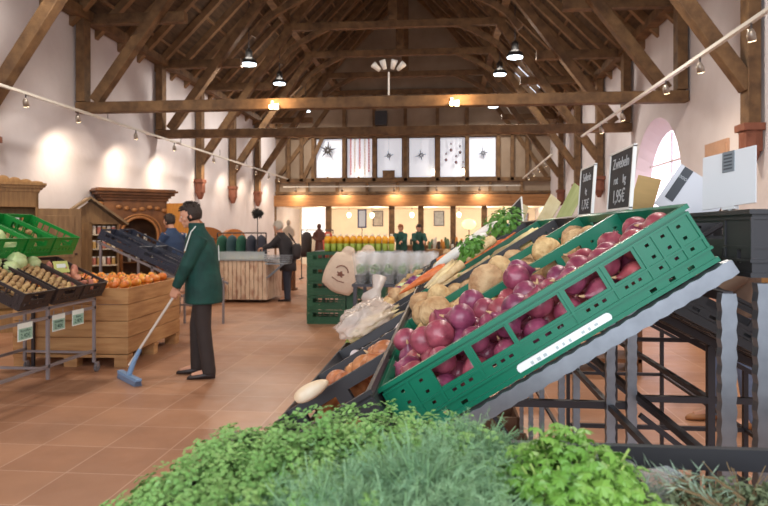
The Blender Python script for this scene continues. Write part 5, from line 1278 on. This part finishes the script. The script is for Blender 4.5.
# two carved figures
def figure(lb, loc, mt, h):
    m = MB(); loft(m, [((0, 0, 0), .12, .10), ((0, 0, .02), .13, .11), ((0, 0, h*.35), .10, .08), ((0, 0, h*.55), .085, .07), ((0, 0, h*.76), .12, .075), ((0, 0, h*.83), .05, .05), ((0, 0, h*.85), .04, .04)])
    m.blob((0, 0, h*.925), (.055, .065, .075), 12, 10); m.tube([(-.1, 0, h*.75), (-.14, -.03, h*.6), (-.04, -.1, h*.52)], [.04, .035, .025], 8); m.tube([(.1, 0, h*.75), (.14, -.03, h*.6), (.04, -.1, h*.52)], [.04, .035, .025], 8)
    q = fuse(m, 'carved_figure', mt, None, .016, 2); q.location = loc; tag(q, lb, 'figure')
for (x, y, h, lb, mt) in ((-3.75, 15.1, .95, 'pale carved figure on a plinth beyond the counter', mat('pale carved wood', (196, 176, 156), .7)), (-3.0, 15.1, .85, 'dark brown carved figure on a plinth next to the green crates', mat('dark carved wood', (92, 50, 36), .5))):
    o = thing('plinth', 'dark plinth under the '+lb.split(' on')[0], 'plinth', (x, y, 0)); m = MB(); m.b2(-.14, .14, -.14, .14, .04, .72); m.build('column', brownw, o); m = MB(); m.b2(-.18, .18, -.18, .18, 0, .04); m.build('base_moulding', brownw, o); m = MB(); m.b2(-.17, .17, -.17, .17, .72, .75); m.build('top_moulding', brownw, o)
    figure(lb, (x, y, .751), mt, h)
# tables with goods near the gable
goods = [mat('jar honey', (200, 130, 50), .3, rvar=.3), mat('green tin', (80, 110, 80), .4, rvar=.3), mat('white tub', (220, 214, 204), .5, rvar=.1), mat('dark bottle', (58, 48, 40), .3, rvar=.2)]
for ti, (x, y, L, dsc) in enumerate(((-2.2, 17.2, 1.8, 'first'), (.4, 18.5, 1.8, 'second'), (-3.6, 21.5, 2.0, 'third'), (.9, 22.5, 2.4, 'fourth'), (-.9, 23.6, 1.6, 'fifth'))):
    o = thing('goods_table', '%s wooden table of jars and tubs towards the gable' % dsc, 'table', (x, y, 0))
    m = MB(); m.b2(-L/2, L/2, -.35, .35, .86, .9); m.build('table_top', oak, o)
    m = MB(); m.b2(-L/2+.02, L/2-.02, -.33, .33, .2, .86); m.build('panelled_body', graywood if ti % 2 else brownw, o)
    for lx in (-L/2+.06, L/2-.06): 
        for ly in (-.3, .3): m = MB(); m.b2(lx-.03, lx+.03, ly-.03, ly+.03, 0, .2); m.build('leg', brownw, o)
    for k in range(int(L/.13)):
        m = MB(); h_ = .12+.08*((k*7+ti) % 3); m.lathe([(.04, 0), (.045, .01), (.045, h_*.8), (.03, h_), (.03, h_+.02)], n=10); q = m.build('goods_jar', goods[(k+ti) % 4], smooth=True); q.location = (x-L/2+.09+.13*k, y-.1+.1*(k % 2), .901); tag(q, 'jar or tub standing on the %s table towards the gable' % dsc, 'jar', 'jars on the %s far table' % dsc)
# far room: pictures, screen, pendants, shelf
def pic(name, lb, x, y, z, w_, h_, frame_m, art, cat='picture'):
    o = thing(name, lb, cat, (x, y, z)); m = MB(); m.plate((0, 0, 0), (1, 0, 0), (0, 0, 1), (0, 1, 0), (-w_/2, w_/2), (-h_/2, h_/2), .03, [(-w_/2+.04, w_/2-.04, -h_/2+.04, h_/2-.04)]); m.build('frame', frame_m, o)
    m = MB(); m.b2(-w_/2+.04, w_/2-.04, .01, .02, -h_/2+.04, h_/2-.04); m.build('picture_area', art, o)
gal = mat('grey picture', (180, 176, 170), .6, var=.4, scale=6)
YW = YB+4.37
pic('framed_picture', 'dark framed picture on the cream back wall, first of three', X_at(378, YW), YW, 2.0, .5, .75, darkst, gal)
pic('framed_picture', 'grey framed picture on the cream back wall, middle of three', X_at(439, YW), YW, 2.0, .5, .72, darkst, mat('pale grey picture', (170, 178, 186), .6, var=.3))
pic('framed_picture', 'pale picture on the cream back wall, last of three', X_at(521, YW), YW, 1.95, .7, .6, brownw, mat('blue grey picture', (150, 160, 186), .6, var=.3))
pic('notice_board', 'white notice with a dark blue frame hanging above the bottles', X_at(362, 21.0), 21.0, 1.83, .30, .62, mat('dark blue frame', (60, 70, 110), .5), paper, 'notice')
q = MB(); q.tube([(0, .02, -.31), (0, .02, -1.83)], .012, 6); w_ = q.build('pole', darkst, [o_ for o_ in bpy.data.objects if o_.name.startswith('notice_board')][0])
scr = mat('bright lit screen', (255, 255, 252), .5, emis=(255, 252, 246), es=.95)
m = MB(); m.b2(X_at(302, YB+.5), X_at(326, YB+.5), YB+.5, YB+.54, 1.15, 2.4); q = m.build('lit_panel', scr); tag(q, 'bright white lit panel standing at the left of the back room', 'panel')
m = MB(); m.b2(X_at(302, YB+.5)-.03, X_at(326, YB+.5)+.03, YB+.48, YB+.58, 0, 1.15); m.build('panel_stand', cream, q)
globe = mat('glowing globe', (255, 236, 196), .4, emis=(255, 226, 170), es=6)
for i, (px, z) in enumerate(((412, 2.12), (459, 2.12), (372, 2.1), (349, 2.12), (500, 2.1))):
    o = thing('globe_pendant', 'glowing globe pendant in the back room, number %s from the lit panel' % ('one', 'two', 'three', 'four', 'five')[[349, 372, 412, 459, 500].index(px)], 'pendant lamp', (X_at(px, YB+2), YB+2, z), group='globe pendants in the back room')
    m = MB(); m.blob((0, 0, 0), (.10, .10, .12)); m.build('globe', globe, o, smooth=True); m = MB(); m.tube([(0, 0, .11), (0, 0, 2.46-z)], .008, 5); m.build('cable', darkst, o)
    light('POINT', 'globe_light', (X_at(px, YB+2), YB+1.85, z-.2), 14, (1, .8, .55), size=.08)
o = thing('table_lamp', 'glowing round table lamp at the back of the hall', 'lamp', (X_at(469, YB+1.2), YB+1.2, .9)); m = MB(); m.blob((0, 0, .8), (.3, .3, .22)); m.build('lamp_shade', mat('cream lit shade', (255, 236, 190), .5, emis=(255, 222, 160), es=1.5), o, smooth=True); m = MB(); m.lathe([(.1, 0), (.1, .02), (.02, .05), (.02, .65)], n=10); m.build('base', brownw, o)
m = MB(); m.b2(-.6, .6, -.3, .3, 0, .9); q = m.build('back_sideboard', oak, bevel=.01); q.location = (X_at(469, YB+1.2), YB+1.2, 0); tag(q, 'oak sideboard under the glowing round lamp', 'sideboard'); m = MB(); m.b2(-.62, .62, -.32, -.3, .1, .85); m.build('door', oak, q)
# ornaments in the gable windows
stm = mat('grey star', (128, 136, 150), .6); 
def star(px, z, r, lb, mt=stm, k=8):
    x = X_at(px, YB); o = thing('hanging_star', lb, 'ornament', (x, YB-.06, z)); m = MB()
    for i in range(k):
        a = math.pi*2*i/k+.2; L = r*(1 if i % 2 == 0 else .6)
        d = Vector((math.cos(a), 0, math.sin(a))); s_ = Vector((-math.sin(a), 0, math.cos(a)))
        m.add([d*L, s_*r*.14, -s_*r*.14, d*r*.1+Vector((0, -.04, 0)), d*r*.1+Vector((0, .04, 0))], [(0, 1, 3), (0, 3, 2), (0, 4, 1), (0, 2, 4)])
    m.build('star_points', mt, o); m = MB(); m.tube([(0, 0, r*.5), (0, 0, 5.27-z)], .006, 4); m.build('thread', darkst, o)
star(389, 4.5, .26, 'grey star ornament in the third gable window'); star(421, 4.5, .28, 'grey star ornament in the fourth gable window'); star(483, 4.56, .28, 'grey star ornament in the sixth gable window')
star(328, 4.75, .42, 'large dark star ornament in the first gable window', mat('dark star', (90, 88, 88), .6), 10)
for i, px in enumerate((351, 355, 360, 365, 369)):
    o = MB(); L = 1.5-.12*(i % 3)
    for k in range(12): o.b2(-.03, .03, -.01, .01, -L*(k+1)/12+.02, -L*k/12)
    q = o.build('paper_streamer', [mat('rose streamer', (206, 120, 124), .7), mat('cream streamer', (226, 214, 200), .7)][i % 2]); q.location = (X_at(px, YB), YB-.05, 5.2); tag(q, 'long %s streamer hanging in the second gable window' % ('rose', 'cream')[i % 2], 'streamer', 'streamers in the second gable window')
for i, (px, z) in enumerate(((446, 4.3), (451, 4.7), (456, 4.2), (460, 4.6), (463, 3.95))):
    o = MB(); o.blob((0, 0, 0), (.06, .06, .07)); o.tube([(0, 0, .06), (0, 0, 5.25-z)], .006, 4); o.blob((0, 0, .25), (.035, .035, .05)); q = o.build('hanging_bauble', mat('bauble', (120, 96, 100), .3, rvar=.4), smooth=True); q.location = (X_at(px, YB), YB-.06, z); tag(q, 'small bauble string hanging in the fifth gable window', 'ornament', 'baubles in the fifth gable window')
cand = mat('candle bulb', (255, 240, 205), .4, emis=(255, 232, 190), es=7)
for i, px in enumerate((328, 359, 433, 463)):
    o = thing('window_light', 'small bright light on the sill of gable window %s' % ('one', 'two', 'four', 'five')[i], 'lamp', (X_at(px, YB), YB-.12, 3.585)); m = MB(); m.lathe([(.05, 0), (.05, .03), (.02, .05), (.02, .1)], n=8); m.build('holder', brownw, o); m = MB(); m.blob((0, 0, .22), (.07, .07, .13)); m.build('bulb', cand, o, smooth=True)
# right wall picture, cabinet tops seen over the crates
o = thing('wall_picture', 'terracotta coloured panel on the right wall beside the arched window', 'picture', (XR-.03, 10.35, 2.50)); m = MB(); m.b2(0, .03, -.42, .42, -.33, .33); m.build('panel', mat('terracotta panel', (186, 148, 122), .7, var=.12), o); m = MB(); m.b2(-.01, .0, -.36, .36, -.27, .27); m.build('panel_field', mat('terracotta panel', (186, 148, 122)), o)
for (x, y, z, lb) in ((3.4, 8.6, 1.52, 'honey coloured cabinet by the right wall'), (3.2, 14.5, 1.62, 'pale cabinet by the right wall under the arched window')):
    o = thing('wall_cabinet', lb, 'cabinet', (x, y, 0), R(-90)); m = MB(); m.b2(-.6, .6, 0, .5, 0, z); m.build('carcass', oak, o); m = MB(); m.b2(-.64, .64, -.04, .52, z, z+.06); m.build('top', oak, o)
    for s in (-1, 1): m = MB(); m.b2(min(.02*s, .56*s), max(.02*s, .56*s), -.02, 0, .1, z-.08); q = m.build('door', oak, o, bevel=.005); k2 = MB(); k2.blob((s*.06, -.03, .9), (.018, .018, .018)); k2.build('knob', steel, q)
# wooden shelving seen under the display
o = thing('wooden_shelf', 'low brown wooden shelf standing beyond the display frame', 'shelf', (1.5, 6.9, 0)); 
for z in (.1, .45, .8): m = MB(); m.b2(-.9, .5, -.25, .25, z, z+.04); m.build('shelf_board', brownw, o)
for x in (-.88, .48): m = MB(); m.b2(x-.02, x+.02, -.25, .25, 0, .95); m.build('side_panel', brownw, o)
for i in range(5):
    o = MB(); o.plate((0, 0, 0), (1, 0, 0), (0, 0, 1), (0, 1, 0), (0, .4), (0, .2), .015, [(.03, .37, .08, .12)]); o.b2(0, .015, 0, .3, 0, .2); o.b2(.385, .4, 0, .3, 0, .2); o.b2(0, .4, .285, .3, 0, .2); o.b2(0, .4, 0, .3, 0, .015)
    q = o.build('wooden_crate', mat('dark fruit box wood', (120, 84, 60), .7, rvar=.2)); q.location = (.02, (1.93, 2.26, 2.69, 3.03, 3.6)[i], 0); tag(q, 'small brown wooden box on the floor under the display', 'crate', 'wooden boxes under the display')
    q2 = q.copy(); COL.objects.link(q2); q2.location = (.02, (1.93, 2.26, 2.69, 3.03, 3.6)[i], .202); q2['label'] = 'small brown wooden box stacked on another under the display'; q2['group'] = 'upper wooden boxes under the display'
# ---------------------------------------------------------------- lamps under the roof and on tracks
lampm = mat('lamp housing', (70, 70, 72), .4, .6); lens = mat('lit lamp lens', (240, 250, 255), .4, emis=(226, 244, 255), es=10)
lamp_spots = [(-4.86, 15.5, 5.58, 'first'), (-5.0, 19.0, 5.9, 'second'), (-5.3, 24.0, 6.0, 'third'), (1.70, 15.5, 5.59, 'first'), (1.64, 19.0, 6.03, 'second'), (1.83, 24.0, 6.04, 'third')]
for (x, y, z, od) in lamp_spots:
    zr = ZE-.3+(ZR-ZE+.3)*(1-abs(x-XC)/5.9)-.15
    o = thing('pendant_lamp', 'round hanging hall lamp, %s in the row over the %s side of the hall' % (od, 'left' if x < XC else 'right'), 'pendant lamp', (x, y, z))
    m = MB(); m.lathe([(.19, .02), (.2, .04), (.19, .09), (.13, .16), (.09, .18), (.09, .34), (.05, .4)], n=20); m.build('lamp_housing', lampm, o, smooth=True)
    m = MB(); m.lathe([(.18, .0), (.18, .019)], n=20); m.build('lens', lens, o)
    m = MB(); m.tube([(0, 0, .38), (0, 0, zr-z)], .012, 6); m.build('cable', darkst, o)
bulb = mat('warm bare bulb', (255, 220, 150), .4, emis=(255, 206, 130), es=45)
for (x, lb) in ((-3.14, 'warm glowing spotlight fixed to the front tie beam, over the aisle'), (.14, 'warm glowing spotlight fixed to the front tie beam, over the display')):
    o = thing('beam_spotlight', lb, 'spotlight', (x, 11.36, 3.70)); m = MB(); m.lathe([(.05, 0), (.055, .08), (.03, .12)], (0, 0, 0), 12, rot=(R(-80), 0, 0)); m.build('housing', lampm, o, smooth=True)
    m = MB(); m.blob((0, -.02, 0), (.045, .03, .045)); m.build('bulb', bulb, o, smooth=True); m = MB(); m.b2(-.02, .02, .05, .09, -.04, .12); m.b2(.05, .13, .0, .06, -.05, .06); m.build('bracket', white, o)
o = thing('flood_cluster', 'cluster of white floodlights on a stem above the front tie beam', 'floodlight', (-1.0, 11.5, 3.9))
m = MB(); m.tube([(0, 0, 0), (0, 0, .42)], .016, 8); m.build('stem', white, o)
for a, tz in ((-50, .5), (-18, .54), (18, .54), (50, .5)):
    m = MB(); m.lathe([(.035, -.08), (.06, .08), (.055, .09), (.02, .09)], (.22*math.sin(R(a))*1.3, -.05, tz), 14, rot=(R(20), R(a), 0)); m.build('flood_head', white, o, smooth=True)
o = thing('loudspeaker', 'black loudspeaker hung at the far gable above the windows', 'loudspeaker', (X_at(382, YB), YB-.35, 5.98)); m = MB(); m.b2(-.24, .24, -.15, .15, -.28, .28); m.build('cabinet', darkst, o); m = MB(); m.lathe([(.12, 0), (.12, .02)], (0, -.15, -.02), 16, rot=(R(90), 0, 0)); m.build('cone', black, o); m = MB(); m.b2(-.03, .03, .15, .32, -.03, .03); m.build('bracket', darkst, o)
trm = mat('white lighting track', (206, 202, 194), .4)
def track(lb, p, q, ys, side, drops):
    p = Vector(p); q = Vector(q); o = thing('lighting_track', lb, 'lighting track', p); m = MB(); m.bar((0, 0, 0), q-p, .05, .04); m.build('rail', trm, o)
    for t in drops: c = (q-p)*t; m = MB(); m.tube([c, c+Vector((0, 0, .2))], .006, 5); m.build('hanger', darkst, o)
    return o
track('white lighting track along the left wall', (-6.4, 3, 3.55), (-6.4, 25.6, 3.55), 0, 0, (.38, .53, .65, .76))
track('white lighting track along the right side near the viewer', (3.12, 3, 3.58), (3.12, 14.8, 3.58), 0, 0, (.73, .98))
track('short lighting track on the far right side', (3.05, 18.4, 3.6), (3.05, 25, 3.45), 0, 0, (.0, .5))
gt = track('thin lighting track crossing in front of the far gable', (-6.5, 25.3, 3.2), (3.0, 25.3, 3.2), 0, 0, ())
for t in (.05, .35, .65, .95): m = MB(); m.bar((9.5*t, 0, 0), (9.5*t, .66, 0), .03, .03); m.build('wall_bracket', darkst, gt)
hot = mat('lit spot lens', (255, 236, 200), .4, emis=(255, 230, 185), es=9)
def spot(i, x, y, z, tgt, lb, grp, power=0, on=True, sz=72):
    o = thing('track_spot', lb, 'spotlight', (x, y, z), 0, grp)
    d = (Vector(tgt)-Vector((x, y, z-.12))).normalized(); c = Vector((0, 0, -.13))
    m = MB(); m.tube([c-d*.07, c-d*.02, c+d*.05], [.025, .042, .045], 12); m.build('housing', mat('silver spot housing', (160, 150, 140), .35, .6), o, smooth=True)
    m = MB(); m.tube([c+d*.051, c+d*.055], [.038, .038], 12); m.build('lens', hot if on else white, o)
    m = MB(); m.tube([(0, 0, 0), c-d*.02], .01, 6); m.build('arm', darkst, o)
    if power: light('SPOT', 'track_spot_light', Vector((x, y, z))+c+d*.09, power, (1, .80, .58), d.to_track_quat('-Z', 'Y').to_euler(), .04, spot=sz, blend=.9)
LY = [(7.4, 1), (9.2, 0), (10.6, 1), (12.7, 1), (14.6, 1), (17.2, 1), (19.2, 1), (21.2, 1), (22.8, 1), (24.2, 1)]
for i, (y, p) in enumerate(LY):
    spot(i, -6.4, y, 3.53, (-6.75, y+1.0, 1.3), 'small track spotlight on the left wall track', 'spotlights on the left wall track', 110 if i in (2, 3, 4) else 60 if p else 0, sz=150)
for i, y in enumerate((6.8, 8.1, 9.3, 11.5, 13.0)):
    spot(i, 3.12, y, 3.56, (3.9, y+.8, 1.0), 'small track spotlight on the right track', 'spotlights on the right track', 55 if i % 2 == 0 else 0, sz=150)
for i, y in enumerate((19.6, 21.0, 22.2, 23.5)):
    spot(i, 3.05, y, 3.58-.15*(y-18.4)/6.6, (4.2, y+.6, 1.6), 'small track spotlight on the short far track', 'spotlights on the short far track', 25 if i == 1 else 0)
for i, x in enumerate((-6.0, -4.1, -2.0, -.3, 1.4)):
    spot(i, x, 25.3, 3.18, (x+.1, 25.95, 2.5), 'small track spotlight on the track at the far gable', 'spotlights on the gable track', 60, sz=140)
